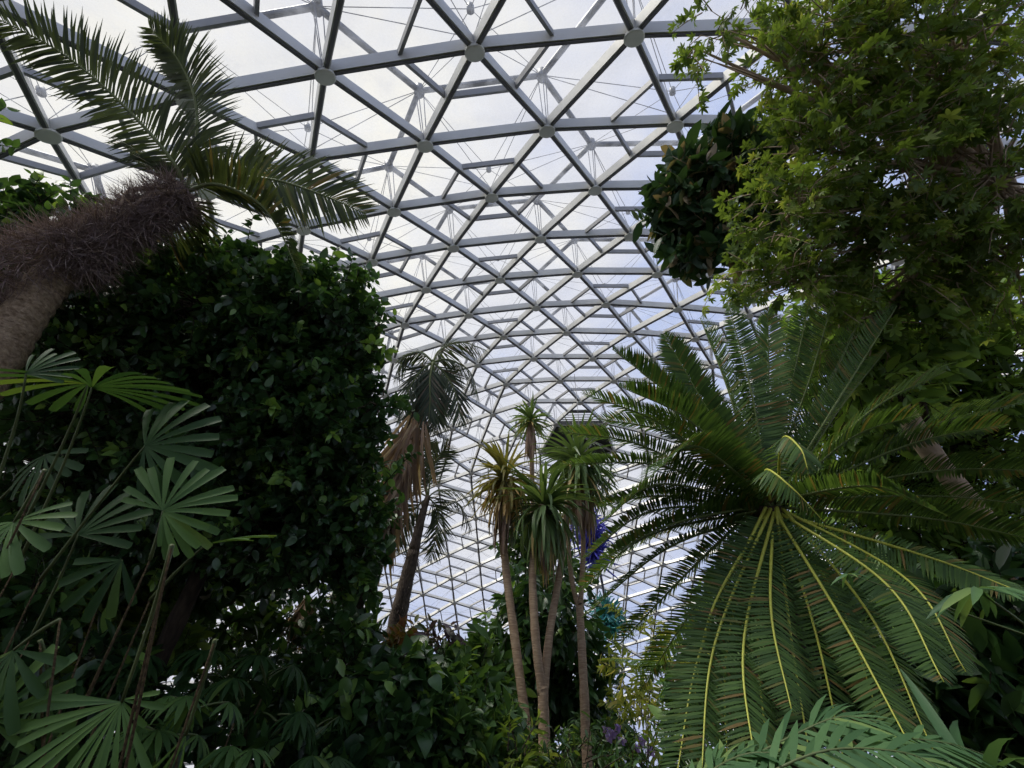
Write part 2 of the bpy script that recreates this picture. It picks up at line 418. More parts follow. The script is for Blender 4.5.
# ------------------------------------------------------------------ plant building blocks
def t_leaf(wd=.4, fold=.12, droop=.15, xs=(0, .2, .5, .8, 1), hw=(0, .7, 1, .62, 0), stalk=0.):
    """pointed leaf blade of length 1 along x, folded on the midrib, tip drooping to -z"""
    V = [(stalk * 0, 0, 0)]; L, T = [], []
    zz = lambda x: -droop * x * x
    for x, h in zip(xs[1:-1], hw[1:-1]):
        y = h * wd / 2
        V += [(x, y, zz(x) + fold * y * 2), (x, 0, zz(x)), (x, -y, zz(x) + fold * y * 2)]
    V.append((1, 0, zz(1)))
    n = len(xs) - 2
    L += [0, 2, 1, 0, 3, 2]; T += [3, 3]
    for i in range(n - 1):
        a, b = 1 + 3 * i, 4 + 3 * i
        L += [a, a + 1, b + 1, b, a + 1, a + 2, b + 2, b + 1]; T += [4, 4]
    a = 1 + 3 * (n - 1); e = len(V) - 1
    L += [a, a + 1, e, a + 1, a + 2, e]; T += [3, 3]
    return np.array(V, float), np.array(L), np.array(T)

def t_strap(wd=.06, bend=30., n=5, vee=.25, prof=None, tip=0.):
    """strap / leaflet of length 1 bending down by BEND degrees in all, V section"""
    V, L, T = [], [], []
    x = z = 0.
    prof = prof or (lambda t: min(1., .45 + 2.5 * t) * (1 - .85 * max(0, (t - .55) / .45) ** 1.5))
    for i in range(n + 1):
        t = i / n
        if i:
            a = math.radians(bend) * (t - .5 / n)
            x += math.cos(a) / n; z -= math.sin(a) / n
        h = wd / 2 * max(prof(t), .04)
        V += [(x, h, z + vee * h), (x, 0, z), (x, -h, z + vee * h)]
        if i:
            b = 3 * i; a_ = b - 3
            L += [a_, a_ + 1, b + 1, b, a_ + 1, a_ + 2, b + 2, b + 1]; T += [4, 4]
    return np.array(V, float), np.array(L), np.array(T)

def t_lance(wd=.08, bend=20., vee=.2):
    """cheap leaflet: three stations"""
    V, L, T = [], [], []
    x = z = 0.
    hs = (.5, 1., .8, .06)
    for i, h in enumerate(hs):
        if i:
            a = math.radians(bend) * (i - .5) / 3
            x += math.cos(a) / 3; z -= math.sin(a) / 3
        y = h * wd / 2
        V += [(x, y, z + vee * y), (x, -y, z + vee * y)]
        if i:
            b = 2 * i
            L += [b - 2, b - 1, b + 1, b]; T += [4]
    return np.array(V, float), np.array(L), np.array(T)

def merge_t(parts):
    V, L, T, n = [], [], [], 0
    for v, l, t in parts:
        V.append(v); L.append(l + n); T.append(t); n += len(v)
    return np.concatenate(V), np.concatenate(L), np.concatenate(T)

def t_palmate(k=6, wd=.36, spread=220, droop=.25, stalk=.35):
    base = t_leaf(wd, .1, droop)
    out = []
    for i in range(k):
        a = math.radians(-spread / 2 + spread * i / (k - 1)); s = 1 - .35 * abs(i / (k - 1) - .5) * 2
        v = base[0] * s * .65
        R = np.array([[math.cos(a), -math.sin(a), 0], [math.sin(a), math.cos(a), 0], [0, 0, 1]])
        out.append((v @ R.T + [stalk, 0, 0], base[1], base[2]))
    st = np.array([[0, .012, 0], [0, -.012, 0], [stalk, -.012, 0], [stalk, .012, 0]])
    out.append((st, np.array([0, 1, 2, 3]), np.array([4])))
    return merge_t(out)

def t_pinnate(k=7, wd=.3, ll=.42):
    base = t_leaf(wd, .1, .25)
    out = []
    for i in range(k):
        x = .25 + .7 * i / (k - 1)
        for sd in (1, -1):
            a = math.radians(60 if i < k - 1 else 18) * sd
            R = np.array([[math.cos(a), -math.sin(a), 0], [math.sin(a), math.cos(a), 0], [0, 0, 1]])
            out.append((base[0] * ll @ R.T + [x, 0, -.2 * x * x], base[1], base[2]))
    st = np.array([[0, .01, 0], [0, -.01, 0], [1, -.01, -.2], [1, .01, -.2]])
    out.append((st, np.array([0, 1, 2, 3]), np.array([4])))
    return merge_t(out)

def frames(D, N, sx, sy=None, sz=None):
    """columns: leaf axis D*sx, across*sy, normal*sz"""
    D = nrm(D); Y = nrm(np.cross(N, D)); Z = np.cross(D, Y)
    sx = np.asarray(sx, float) * np.ones(len(D)); sy = sx if sy is None else np.asarray(sy, float) * np.ones(len(D)); sz = sx if sz is None else sz
    return np.stack([D * sx[:, None], Y * sy[:, None], Z * (sz * np.ones(len(D)))[:, None]], axis=2)

def rvec(n):
    return nrm(rng.normal(size=(n, 3)))

def bez(ps, n=20):
    t = np.linspace(0, 1, n)[:, None]
    ps = [np.asarray(p, float) for p in ps]
    while len(ps) > 1 and not isinstance(ps[0], float):
        if len(ps) == 1: break
        ps = [a * (1 - t) + b * t for a, b in zip(ps[:-1], ps[1:])]
    return ps[0]

def cat(pts, n=24):
    """smooth curve through the points"""
    P = np.asarray(pts, float); P = np.concatenate([[2 * P[0] - P[1]], P, [2 * P[-1] - P[-2]]])
    m = len(P) - 3; out = []
    for t in np.linspace(0, m - 1e-6, n):
        i = int(t); u = t - i; a, b, c, d = P[i:i + 4]
        out.append(.5 * (2 * b + (c - a) * u + (2 * a - 5 * b + 4 * c - d) * u * u + (3 * b - a - 3 * c + d) * u ** 3))
    return np.array(out)

def pinnae(G, pts, up, nl, length, width, ang0=75, ang1=35, lift=0., grav=0., tm=None, t0=.08, prof=None, jit=4., sides=(1, -1), amean=None, ragged=0.):
    """leaflets along both sides of a midrib curve"""
    pts = np.asarray(pts, float)
    T = nrm(np.gradient(pts, axis=0))
    s = np.linspace(0, 1, len(pts))
    t = np.linspace(t0, .995, nl)
    prof = prof or (lambda t: np.minimum(1, .45 + 2.2 * t) * (1 - .75 * np.clip((t - .6) / .4, 0, 1) ** 1.6))
    for sd in sides:
        tt = t + rng.normal(0, .15 / nl, nl)
        P = np.stack([np.interp(tt, s, pts[:, k]) for k in range(3)], 1)
        Tg = nrm(np.stack([np.interp(tt, s, T[:, k]) for k in range(3)], 1))
        U = nrm(np.asarray(up, float) * np.ones((nl, 3)))
        B = nrm(np.cross(Tg, U)) * sd
        N = nrm(np.cross(B, Tg) * sd)
        a = np.radians(ang0 + (ang1 - ang0) * tt + rng.normal(0, jit, nl))
        D = Tg * np.cos(a)[:, None] + B * np.sin(a)[:, None]
        lf = np.radians(lift + rng.normal(0, jit, nl))
        D = D * np.cos(lf)[:, None] + N * np.sin(lf)[:, None]
        D[:, 2] -= grav
        D = nrm(D)
        ln = length * prof(tt) * (1 + rng.normal(0, .04 + ragged, nl))
        N2 = nrm(N - D * np.sum(N * D, 1)[:, None])
        A = rng.random(nl) if amean is None else np.clip(rng.normal(amean, .15, nl), 0, 1)
        G.inst(tm, P, frames(D, N2, ln, width / tm_w(tm) * np.ones(nl) * np.clip(prof(tt) * 1.15, .5, 1), ln), A)

_tmw = {}
def tm_w(tm):
    k = id(tm)
    if k not in _tmw: _tmw[k] = np.ptp(tm[0][:, 1])
    return _tmw[k]

LANCE = t_lance(.08, 18, .15)
LANCE_D = t_lance(.08, 55, .15)
STRAPS = [t_strap(.06, b, 6, .3) for b in (25, 70, 120)]
LEAF = t_leaf(.42, .12, .2)
LEAFW = t_leaf(.58, .10, .25, xs=(0, .14, .4, .68, .88, 1), hw=(0, .66, 1, .8, .36, 0))
LEAFN = t_leaf(.26, .12, .3)
HEART = t_leaf(.80, .12, .35, xs=(0, .04, .16, .38, .62, .84, 1), hw=(0, .62, .96, 1, .74, .34, 0))
PALMATE = t_palmate(5, .36, 190, .3, .32)
PALM7 = t_palmate(7, .3, 250, .35, .45)
PINN = t_pinnate()

def frond(parent, pts, up, nl, length, width, lm, rm, rad=.012, tm=None, t0=.08, **kw):
    G = Geo()
    pinnae(G, pts, up, nl, length, width, tm=LANCE if tm is None else tm, t0=t0, **kw)
    o = G.build('frond', lm, parent)
    R = Geo(); n = len(pts)
    R.tube(pts, rad * (1 - .8 * np.linspace(0, 1, n)), 6)
    R.build('midrib', rm, o, True)
    return o

def fan_leaf(parent, hub, axis, nrm_, R, spread, nseg, mat, root=None, droop=20., seg_w=None, name='fan_leaf', blunt=True, sag=.0):
    """palmate fan: blunt pleated segments from one hub, on a petiole from ROOT"""
    G = Geo()
    axis = nrm(axis); n_ = nrm(nrm_ - axis * (np.dot(nrm_, axis))); b = np.cross(n_, axis)
    seg_w = seg_w or math.radians(spread) / nseg * (.50 if blunt else .42)
    if blunt:
        tm = t_strap(seg_w, droop, 6, .35, prof=lambda t: .10 + .90 * min(1, t / .75) ** .9 if t < .99 else .82)
    else:
        tm = t_strap(seg_w, droop, 6, .35, prof=lambda t: (.15 + .85 * min(1, t / .45)) * (1 - max(0, (t - .6) / .4) ** 1.6))
    ph = np.radians(np.linspace(-spread / 2, spread / 2, nseg) + rng.normal(0, 2.5, nseg))
    D = np.cos(ph)[:, None] * axis + np.sin(ph)[:, None] * b
    D[:, 2] -= sag
    ln = R * (1 - .22 * np.abs(ph / np.radians(spread / 2)) ** 2) * (1 + rng.normal(0, .07, nseg))
    N = n_ + rng.normal(0, .06, (nseg, 3))
    G.inst(tm, np.repeat(hub[None], nseg, 0), frames(D, N, ln), np.clip(rng.normal(.5, .2, nseg), 0, 1))
    o = G.build(name, mat, parent)
    if root is not None:
        S = Geo(); mid = (np.asarray(root) + hub) / 2 + np.array([0, 0, .12 * np.linalg.norm(hub - root)])
        S.tube(bez([root, mid, hub], 10), np.linspace(.011, .006, 10), 6)
        S.build('petiole', M['stalk'], o, True)
    return o

def foliage(G, centers, dirs, tw, nper, ln, tm, spread=.9, upb=.6, twigG=None, lnj=.25, droop=0.):
    """leafy twigs: from each centre along dirs, length tw"""
    n = len(centers)
    for i in range(n):
        d = nrm(dirs[i]); L_ = tw * (.6 + .8 * rng.random())
        t = np.linspace(.15, 1, nper)
        P = centers[i] + d * (t * L_)[:, None] + np.array([0, 0, -1.]) * (droop * (t * L_) ** 2 / max(tw, .01))[:, None]
        s = rvec(nper); s = nrm(s - d * (s @ d)[:, None])
        D = nrm(d * (1 - spread * .55) + s * spread + np.array([0, 0, -droop]))
        N = nrm(np.array([0, 0, upb]) + rvec(nper) * .55)
        G.inst(tm, P, frames(D, N, ln * (1 + rng.normal(0, lnj, nper)).clip(.4, 1.7)), np.clip(rng.normal(.45, .26) + rng.normal(0, .18, nper), 0, 1))
        if twigG is not None:
            twigG.tube(np.stack([centers[i], centers[i] + d * L_ * .5 - [0, 0, droop * L_ * .25], P[-1]]), [.008, .006, .003], 3, cap=False)

def blob(px, py, z, rx, ry, rz=None):
    """crown mass seen at a pixel, z metres deep; radii rx, ry in pixels at that depth, rz in metres"""
    s = z / FPX
    return at(px, py, z), rx * s, ry * s, (rz if rz else rx * s)

def in_dome(P, m=.45):
    return np.linalg.norm(P - OFF, axis=-1) < RD - m

def tree(name, label, cat_, base, blobs, dens, tw, nper, ln, tm, lm, bm, trunk=.12, hub=None, upb=.6, spread=.9, droop=0., shell=.45, limbs=True, bend=None, group=None):
    """broad-leaved tree or shrub: trunk, a limb into every crown mass, branches to the leafy twigs"""
    base = np.asarray(base, float)
    t = thing(name, label, cat_, base, group)
    hubp = np.asarray(hub, float) if hub is not None else np.mean([b[0] for b in blobs], 0) * .6 + base * .4
    TG, LG, TW, F = Geo(), Geo(), Geo(), Geo()
    pts = cat([base] + ([np.asarray(p) for p in bend] if bend else [base * .5 + hubp * .5 + rng.normal(0, .03, 3) * np.linalg.norm(hubp - base)]) + [hubp], 18)
    TG.tube(pts, trunk * (1 - .45 * np.linspace(0, 1, 18)) * (1 + rng.normal(0, .05, 18)), 10)
    any_l = False
    for (c, rx, ry, rz), nd in zip(blobs, dens):
        u = rvec(nd) * ((shell + (1 - shell) * rng.random(nd)) ** (1 / 2.))[:, None]
        P = c + RIGHT * (u[:, :1] * rx) + DOWN * (u[:, 1:2] * ry) + FWD * (u[:, 2:] * rz)
        P = P[in_dome(P) & (P[:, 2] > .1)]
        if len(P) == 0: continue
        out = nrm(P - c)
        lc = cat([hubp, hubp * .5 + c * .5 + rng.normal(0, .06, 3) * rx, c], 10)
        if limbs:
            LG.tube(lc, np.linspace(trunk * .5, .010, 10), 6); any_l = True
            for i in range(0, len(P), 3):
                s = lc[rng.integers(5, 10)]
                TW.tube(np.stack([s, (s + P[i]) / 2 + rng.normal(0, .05, 3), P[i]]), [trunk * .12, trunk * .08, .004], 3, cap=False)
        foliage(F, P, out * .7 + rvec(len(P)) * .6 + np.array([0, 0, .25 - droop]), tw, nper, ln, tm, spread, upb, TW if tw > .12 else None, droop=droop)
    TG.build('trunk', bm, t, True)
    if any_l: LG.build('limbs', bm, t, True)
    if TW.n: TW.build('twigs', bm, t)
    F.build('foliage', lm, t)
    return t

def shag(G, pts, rad, n, ln, spread=.8, w=.006, droopb=.4):
    """hairy fibre round a stem curve"""
    pts = np.asarray(pts); m = len(pts); T = nrm(np.gradient(pts, axis=0)); s = np.linspace(0, 1, m)
    tt = rng.random(n)
    P = np.stack([np.interp(tt, s, pts[:, k]) for k in range(3)], 1); Tg = nrm(np.stack([np.interp(tt, s, T[:, k]) for k in range(3)], 1))
    r = np.interp(tt, s, np.broadcast_to(rad, (m,)))
    o = rvec(n); o = nrm(o - Tg * np.sum(o * Tg, 1)[:, None])
    D = nrm(o * spread + Tg * rng.normal(.2, .6, n)[:, None] - np.array([0, 0, droopb]) + rvec(n) * .25)
    G.inst(LANCE_D, P + o * (r * .75)[:, None], frames(D, rvec(n), ln * (.4 + .9 * rng.random(n)), w / .08, ln), None)

def rosette(parent, c, axis, n, L_, wd, mat, lo=8, hi=150, name='leaf_head'):
    """head of strap leaves: young ones upright along the axis, older ones drooping"""
    G = Geo(); axis = nrm(axis)
    e = nrm(np.cross(axis, [.2, .9, .1])); g = np.cross(axis, e)
    for k in range(n):
        f = (k + rng.random()) / n
        pol = math.radians(lo + (hi - lo) * f ** .9); az = rng.random() * 2 * PI
        d = axis * math.cos(pol) + (e * math.cos(az) + g * math.sin(az)) * math.sin(pol)
        tm = STRAPS[min(2, int(rng.random() * 1.2 + 1.6 * (1 - abs(f - .45) * 1.6)))] if f < .8 else STRAPS[0]
        N = nrm(UP + rng.normal(0, .15, 3)) if pol < 2.0 else nrm((e * math.cos(az) + g * math.sin(az)))
        G.inst(tm, (c - axis * (.20 * f * L_))[None], frames(d[None], N[None], np.array([L_ * (.75 + .4 * rng.random())]), np.array([wd / .06])), np.array([np.clip(f * .75 + rng.normal(.1, .15), 0, 1)]))
    return G.build(name, mat, parent)

def skirt(parent, c, axis, n, L_, wd, mat, drop, name='dead_skirt', spread=.25):
    G = Geo()
    for k in range(n):
        h = rng.random(); az = rng.random() * 2 * PI
        o = np.array([math.cos(az), math.sin(az), 0])
        d = nrm(np.array([0, 0, -1.]) + o * spread * (.3 + rng.random()))
        p = c - axis * (drop * h) + o * .05
        G.inst(STRAPS[0], p[None], frames(d[None], o[None], np.array([L_ * (.6 + .6 * rng.random())]), np.array([wd / .06])), None)
    return G.build(name, mat, parent)

def ground(p, z=0.):
    q = np.array(p, float); q[2] = z
    return q

# ================================================================== right: the large cycad
def cyc_frond(t, tip, mid, zt, zm, base, nl=92, ln=.215, up=None, lift=12, rib='cycadg', wd=.0145, **kw):
    p0, p1, p2 = base, at(*mid, zm), at(*tip, zt)
    pts = cat([p0, p1, p2], 26)
    if up is None:
        tg = nrm(p2 - p0); up = nrm(UP * 1.0 + nrm(p1 - .5 * (p0 + p2) + 1e-6) * .6 + (-FWD) * .15)
    frond(t, pts, up, nl, ln, wd, M['cycad'], M[rib], .013, ang0=86, ang1=58, lift=lift, jit=1.8, t0=.05,
          prof=lambda t: np.minimum(1, .55 + 3. * t) * (1 - .8 * np.clip((t - .75) / .25, 0, 1) ** 2), **kw)

cb = at(766, 508, 3.5)
cg = ground(cb + FWD * 1.0 + np.array([.25, 1.1, 0]))
cyc = thing('cycad', 'big cycad with arching dark green fronds and a crown above head height', 'cycad', cg)
G = Geo(); tp = cat([cg - [0, 0, .1], cg * .55 + cb * .45 + [0, .1, 0], cb + [0, 0, .02]], 14)
G.tube(tp, np.linspace(.17, .11, 14) * (1 + rng.normal(0, .06, 14)), 12)
for k in range(150):
    h = rng.random(); a = rng.random() * 2 * PI; o = np.array([math.cos(a), math.sin(a), 0])
    p = tp[int(h * 13.9)] + o * .15
    G.tube(np.stack([p, p + o * .06 + [0, 0, .03]]), [.03, .018], 5)
G.build('trunk', M['bark_dk'], cyc)
G = Geo()
for k in range(40):
    d = nrm(rvec(1)[0] + UP * .3); p = cb + d * .05
    G.inst(STRAPS[0], p[None], frames(d[None], UP[None] + .01, np.array([.16]), np.array([.5])))
G.build('crown_scales', M['dry'], cyc)
up_fr = [  # tip, mid, depth of tip, depth of mid
    ((728, 303), (752, 395), 4.25, 3.9), ((768, 309), (768, 400), 4.6, 4.0), ((664, 334), (708, 410), 4.1, 3.75), ((612, 349), (684, 408), 3.9, 3.7),
    ((619, 386), (694, 424), 3.6, 3.5), ((583, 393), (668, 428), 3.7, 3.6), ((560, 431), (648, 448), 3.7, 3.6), ((562, 464), (655, 465), 3.5, 3.5),
    ((600, 524), (662, 484), 3.1, 3.4), ((646, 480), (696, 446), 3.0, 3.4), ((584, 558), (655, 510), 3.3, 3.5), ((577, 592), (650, 535), 3.5, 3.6),
    ((582, 618), (668, 548), 3.3, 3.45), ((612, 652), (690, 570), 3.4, 3.5), ((640, 690), (700, 600), 3.5, 3.55),
    ((838, 282), (806, 390), 4.7, 4.1), ((897, 306), (842, 394), 4.2, 3.9), ((886, 350), (835, 415), 4.5, 4.0), ((946, 371), (872, 410), 3.7, 3.65),
    ((922, 414), (848, 440), 3.4, 3.5), ((1030, 400), (915, 432), 3.4, 3.5), ((1008, 424), (905, 446), 3.2, 3.4), ((1040, 470), (925, 472), 3.2, 3.4),
    ((1040, 506), (930, 496), 3.4, 3.5), ((938, 512), (865, 486), 2.7, 3.1), ((1036, 540), (925, 518), 3.0, 3.3), ((800, 330), (792, 410), 4.8, 4.2),
    ((640, 410), (705, 440), 4.2, 3.9), ((690, 380), (728, 430), 4.4, 4.0), 
    ((600, 505), (668, 496), 3.6, 3.6), ((600, 560), (672, 524), 3.1, 3.35),
    ((700, 318), (732, 402), 4.5, 4.0), ((640, 372), (702, 420), 4.2, 3.9), ((860, 320), (822, 400), 4.6, 4.1), ((598, 418), (676, 436), 4.0, 3.8), ((810, 300), (790, 395), 4.5, 4.1)]
for tip, mid, zt, zm in up_fr:
    b = cb + rvec(1)[0] * .06
    hi = tip[1] < 400 and 600 < tip[0] < 930
    cyc_frond(cyc, tip, mid, zt, zm, b, lift=38 if hi else 16, ln=.19 if hi else .215, nl=120 if hi else 96, wd=.019 if hi else .016)
for tip, mid, zt, zm in [((674, 790), (704, 640), 2.3, 2.85), ((700, 790), (716, 640), 2.2, 2.8), ((728, 790), (728, 640), 2.3, 2.85), ((757, 780), (744, 640), 2.1, 2.7), ((792, 712), (771, 610), 2.3, 2.8),
                         ((812, 770), (790, 630), 2.3, 2.85), ((850, 790), (815, 630), 2.3, 2.85), ((918, 760), (842, 620), 2.1, 2.7), ((934, 752), (868, 612), 2.2, 2.8), ((944, 682), (884, 582), 2.2, 2.7),
                         ((966, 672), (905, 578), 2.35, 2.85), ((1026, 594), (925, 556), 2.5, 2.9), ((690, 730), (712, 610), 2.6, 2.95), ((880, 720), (838, 600), 2.5, 2.9), ((772, 790), (758, 640), 2.35, 2.9)]:
    b = cb + RIGHT * (mid[0] - 770) * .0006 - FWD * .08 + rvec(1)[0] * .03
    cyc_frond(cyc, tip, mid, zt, zm, b, nl=74, ln=.165, up=-FWD * .9 + UP * .75, lift=-6, rib='cycadr')
for pp in ([(778, 500), (782, 440), (800, 448), (808, 470)], [(770, 500), (766, 470), (792, 488), (824, 522)]):
    pts = cat([at(*p, z) for p, z in zip(pp, (3.4, 3.15, 2.9, 2.8))], 22)
    frond(cyc, pts, UP - FWD * .5, 40, .17, .017, M['cycad'], M['cycadr'], .012, ang0=75, ang1=50, lift=-15, grav=.35, tm=LANCE)

# a second, smaller cycad showing the ends of a few fronds left of the big one
c2 = at(740, 668, 3.68)
cy2 = thing('cycad', 'smaller cycad whose frond tips show left behind the big cycad', 'cycad', ground(c2))
G = Geo(); G.tube(cat([ground(c2) - [0, 0, .1], ground(c2, c2[2] * .5), c2], 10), .13, 10); G.build('trunk', M['bark_dk'], cy2)
for tip, mid, zt, zm in [((612, 658), (672, 662), 3.68, 3.68), ((650, 640), (690, 648), 3.92, 3.76), ((800, 650), (770, 655), 4.00, 3.84), ((760, 620), (750, 640), 4.16, 3.92), ((700, 720), (715, 690), 3.36, 3.52)]:
    frond(cy2, cat([c2, at(*mid, zm), at(*tip, zt)], 20), UP * 1. - FWD * .3, 38, .24, .022, M['cycad'], M['cycadr'], .012, ang0=80, ang1=50, lift=5, grav=.15)

# ================================================================== left: shaggy feather palm
lp = [(-95, 470, 3.9), (-20, 385, 4.1), (28, 310, 4.3), (70, 262, 4.55), (128, 224, 4.8), (186, 192, 5.1)]
lpts = cat([at(*p) for p in lp], 30)
root = ground(at(-170, 620, 3.6))
lpalm = thing('feather_palm', 'leaning palm with ringed trunk and shaggy fibre under its crown', 'palm', root)
G = Geo(); tr = cat(np.concatenate([[root - [0, 0, .1]], [root * .4 + lpts[0] * .6], lpts[:20:2]]), 70)
G.tube(tr, .165 * (1 + .045 * np.sin(np.arange(70) * 1.9)) * np.linspace(1.15, .95, 70), 14)
G.build('trunk', M['bark_palm'], lpalm, True)
G = Geo(); core = lpts[17:]
G.tube(core, np.linspace(.16, .12, len(core)) * (1 + rng.normal(0, .08, len(core))), 10)
shag(G, core, np.linspace(.25, .15, len(core)), 5200, .26, .75, .006, .35)
shag(G, cat([at(-25, 285, 4.2), at(30, 262, 4.35), at(88, 244, 4.6)], 10), .22, 3200, .28, .8, .006, .5)
G.build('fibre_sheath', M['fibre'], lpalm)
G = Geo()
for a, b, c in (((186, 192), (150, 195), (104, 228)), ((180, 186), (132, 190), (120, 205)), ((150, 205), (120, 200), (116, 214))):
    G.tube(cat([at(*a, 5.0), at(*b, 4.8), at(*c, 4.6)], 8), np.linspace(.03, .012, 8), 6)
G.build('old_leaf_base', M['bark_right'], lpalm, True)
lc = lpts[-1]
def pf(path, up, nl, ln, **kw):
    pts = cat([lc] + [at(*p) for p in path], 26)
    frond(lpalm, pts, up, nl, ln, .032, M['palm'], M['palmr'], .024, ang0=72, ang1=38, jit=3.5, t0=.12, ragged=.04, **kw)
pf([(172, 160, 5.0), (118, 100, 4.9), (60, 52, 4.8), (-15, 12, 4.6)], -FWD + DOWN * .15, 100, .6, lift=0, grav=-.1, tm=LANCE, amean=.3)
pf([(196, 150, 5.1), (195, 100, 5.2), (178, 60, 5.2), (150, 28, 5.1)], -FWD - RIGHT * .35, 110, .52, lift=-10, grav=.12, tm=LANCE, amean=.3)
pf([(215, 184, 5.0), (255, 200, 4.9), (278, 228, 4.8), (298, 272, 4.7)], UP + RIGHT * .2 - FWD * .3, 70, .5, lift=20, grav=.0, tm=LANCE)
pf([(225, 178, 5.2), (275, 180, 5.3), (325, 196, 5.3), (366, 214, 5.3)], UP * .25 - FWD * 1., 84, .58, lift=8, grav=.0, tm=LANCE)
pf([(165, 172, 5.2), (142, 150, 5.3), (128, 148, 5.4)], UP - FWD * .5, 36, .4, lift=0, grav=.2)
pf([(205, 176, 5.4), (240, 165, 5.9), (270, 170, 6.1)], UP, 44, .5, lift=10, grav=.2)
pf([(180, 220, 5.3), (158, 248, 5.4), (132, 278, 5.5)], -FWD + RIGHT * .4, 44, .45, lift=0, grav=.1)
pf([(200, 215, 5.3), (196, 240, 5.5), (178, 262, 5.6)], -FWD - RIGHT * .2, 36, .36, lift=0, grav=.1)

# ================================================================== left: big dark broad-leaved tree
tb = ground(at(215, 640, 6.2))
tree('broadleaf_tree', 'massive dark glossy-leaved tree filling the left side below the leaning palm', 'tree', tb,
     [blob(292, 322, 5.9, 62, 46, .8), blob(205, 308, 5.9, 75, 48, .9), blob(306, 420, 5.8, 54, 75, .8), blob(230, 430, 6.0, 100, 95, 1.), blob(130, 380, 6.0, 95, 90, 1.),
      blob(290, 515, 5.8, 76, 50, .8), blob(185, 510, 6.2, 95, 60, .9), blob(60, 470, 6.3, 110, 120, 1.), blob(330, 345, 6.1, 30, 36, .5), blob(335, 430, 5.9, 20, 50, .4), blob(338, 540, 5.7, 26, 36, .4), blob(60, 320, 6.2, 90, 60, .8), blob(250, 262, 5.9, 42, 10, .4), blob(330, 290, 5.9, 26, 12, .4), blob(366, 335, 5.8, 12, 20, .3), blob(376, 405, 5.8, 9, 24, .3), blob(372, 490, 5.7, 14, 30, .3), blob(150, 268, 6., 40, 10, .4), blob(362, 580, 5.7, 12, 24, .3)],
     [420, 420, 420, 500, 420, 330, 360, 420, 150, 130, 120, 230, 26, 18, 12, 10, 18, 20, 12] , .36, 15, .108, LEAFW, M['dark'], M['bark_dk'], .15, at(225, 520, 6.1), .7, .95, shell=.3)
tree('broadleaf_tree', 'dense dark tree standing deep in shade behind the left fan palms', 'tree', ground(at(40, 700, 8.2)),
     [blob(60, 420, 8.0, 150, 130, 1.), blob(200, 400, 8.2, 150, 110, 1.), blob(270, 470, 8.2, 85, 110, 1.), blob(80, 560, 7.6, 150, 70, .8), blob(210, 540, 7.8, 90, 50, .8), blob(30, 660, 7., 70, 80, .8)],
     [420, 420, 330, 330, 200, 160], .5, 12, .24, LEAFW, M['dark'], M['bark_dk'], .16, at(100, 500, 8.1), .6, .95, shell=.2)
tree('broadleaf_tree', 'sunlit bright-leaved tree top in the upper left behind the palm trunk', 'tree', ground(at(-130, 640, 5.2)),
     [blob(40, 236, 5.5, 72, 42, .4), blob(-30, 235, 5.3, 60, 50, .4), blob(-160, 250, 4.4, 110, 90, .8), blob(-120, 120, 5., 90, 90, .7), blob(-260, 120, 4.6, 120, 120, .9), blob(80, 270, 5.6, 40, 26, .3)], [150, 80, 170, 120, 170, 50], .26, 10, .125, LEAFW, M['mid'], M['bark_dk'], .08, at(-40, 320, 5.5), .6, .95, shell=.3)  # unseen crown masses past the left edge added to shade the fan palms

# ================================================================== right: light green canopy tree, dark epiphyte tree, back trees
tree('canopy_tree', 'tall tree with light green hand-shaped leaves overhanging the upper right', 'tree', ground(at(1260, 700, 4.6)),
     [blob(815, 62, 4.9, 58, 58, .5), blob(860, 40, 5.0, 90, 70, .6), blob(950, 50, 4.8, 95, 80, .6), blob(832, 150, 4.8, 60, 60, .5), blob(900, 160, 4.7, 85, 70, .6), blob(990, 170, 4.6, 75, 90, .6),
      blob(786, 218, 4.7, 42, 42, .35), blob(835, 235, 4.8, 65, 48, .4), blob(920, 250, 4.8, 75, 45, .4), blob(1010, 270, 4.8, 60, 45, .4), blob(722, 30, 5.0, 30, 26, .25), blob(700, 50, 5.0, 16, 12, .15), blob(860, 335, 5.0, 45, 26, .3), blob(790, 280, 4.8, 62, 26, .3), blob(880, 290, 5., 50, 25, .3)],
     [85, 125, 165, 80, 110, 135, 50, 64, 78, 66, 12, 6, 36, 34, 22], .30, 10, .125, PALMATE, M['right'], M['bark_right'], .14, at(1010, 190, 5.0), .75, .8, droop=.25, shell=.25, bend=[at(1200, 430, 4.7)])
ek = [at(1040, 605, 5.6), at(985, 520, 5.7), at(930, 452, 5.8), at(862, 345, 6.0), at(800, 268, 6.1)]
tree('leaning_tree', 'leaning pale trunk carrying a dark leathery clump near the dome ribs', 'tree', ground(at(1130, 760, 5.4)),
     [blob(715, 205, 6.0, 54, 58, .55), blob(745, 160, 6.0, 32, 26, .4), blob(705, 245, 5.9, 30, 26, .35), blob(682, 200, 6., 20, 26, .3)], [210, 80, 55, 36], .2, 9, .21, LEAF, M['epi'], M['bark_right'], .15, at(745, 222, 6.1), .5, 1., droop=-.15, shell=.25, bend=ek)
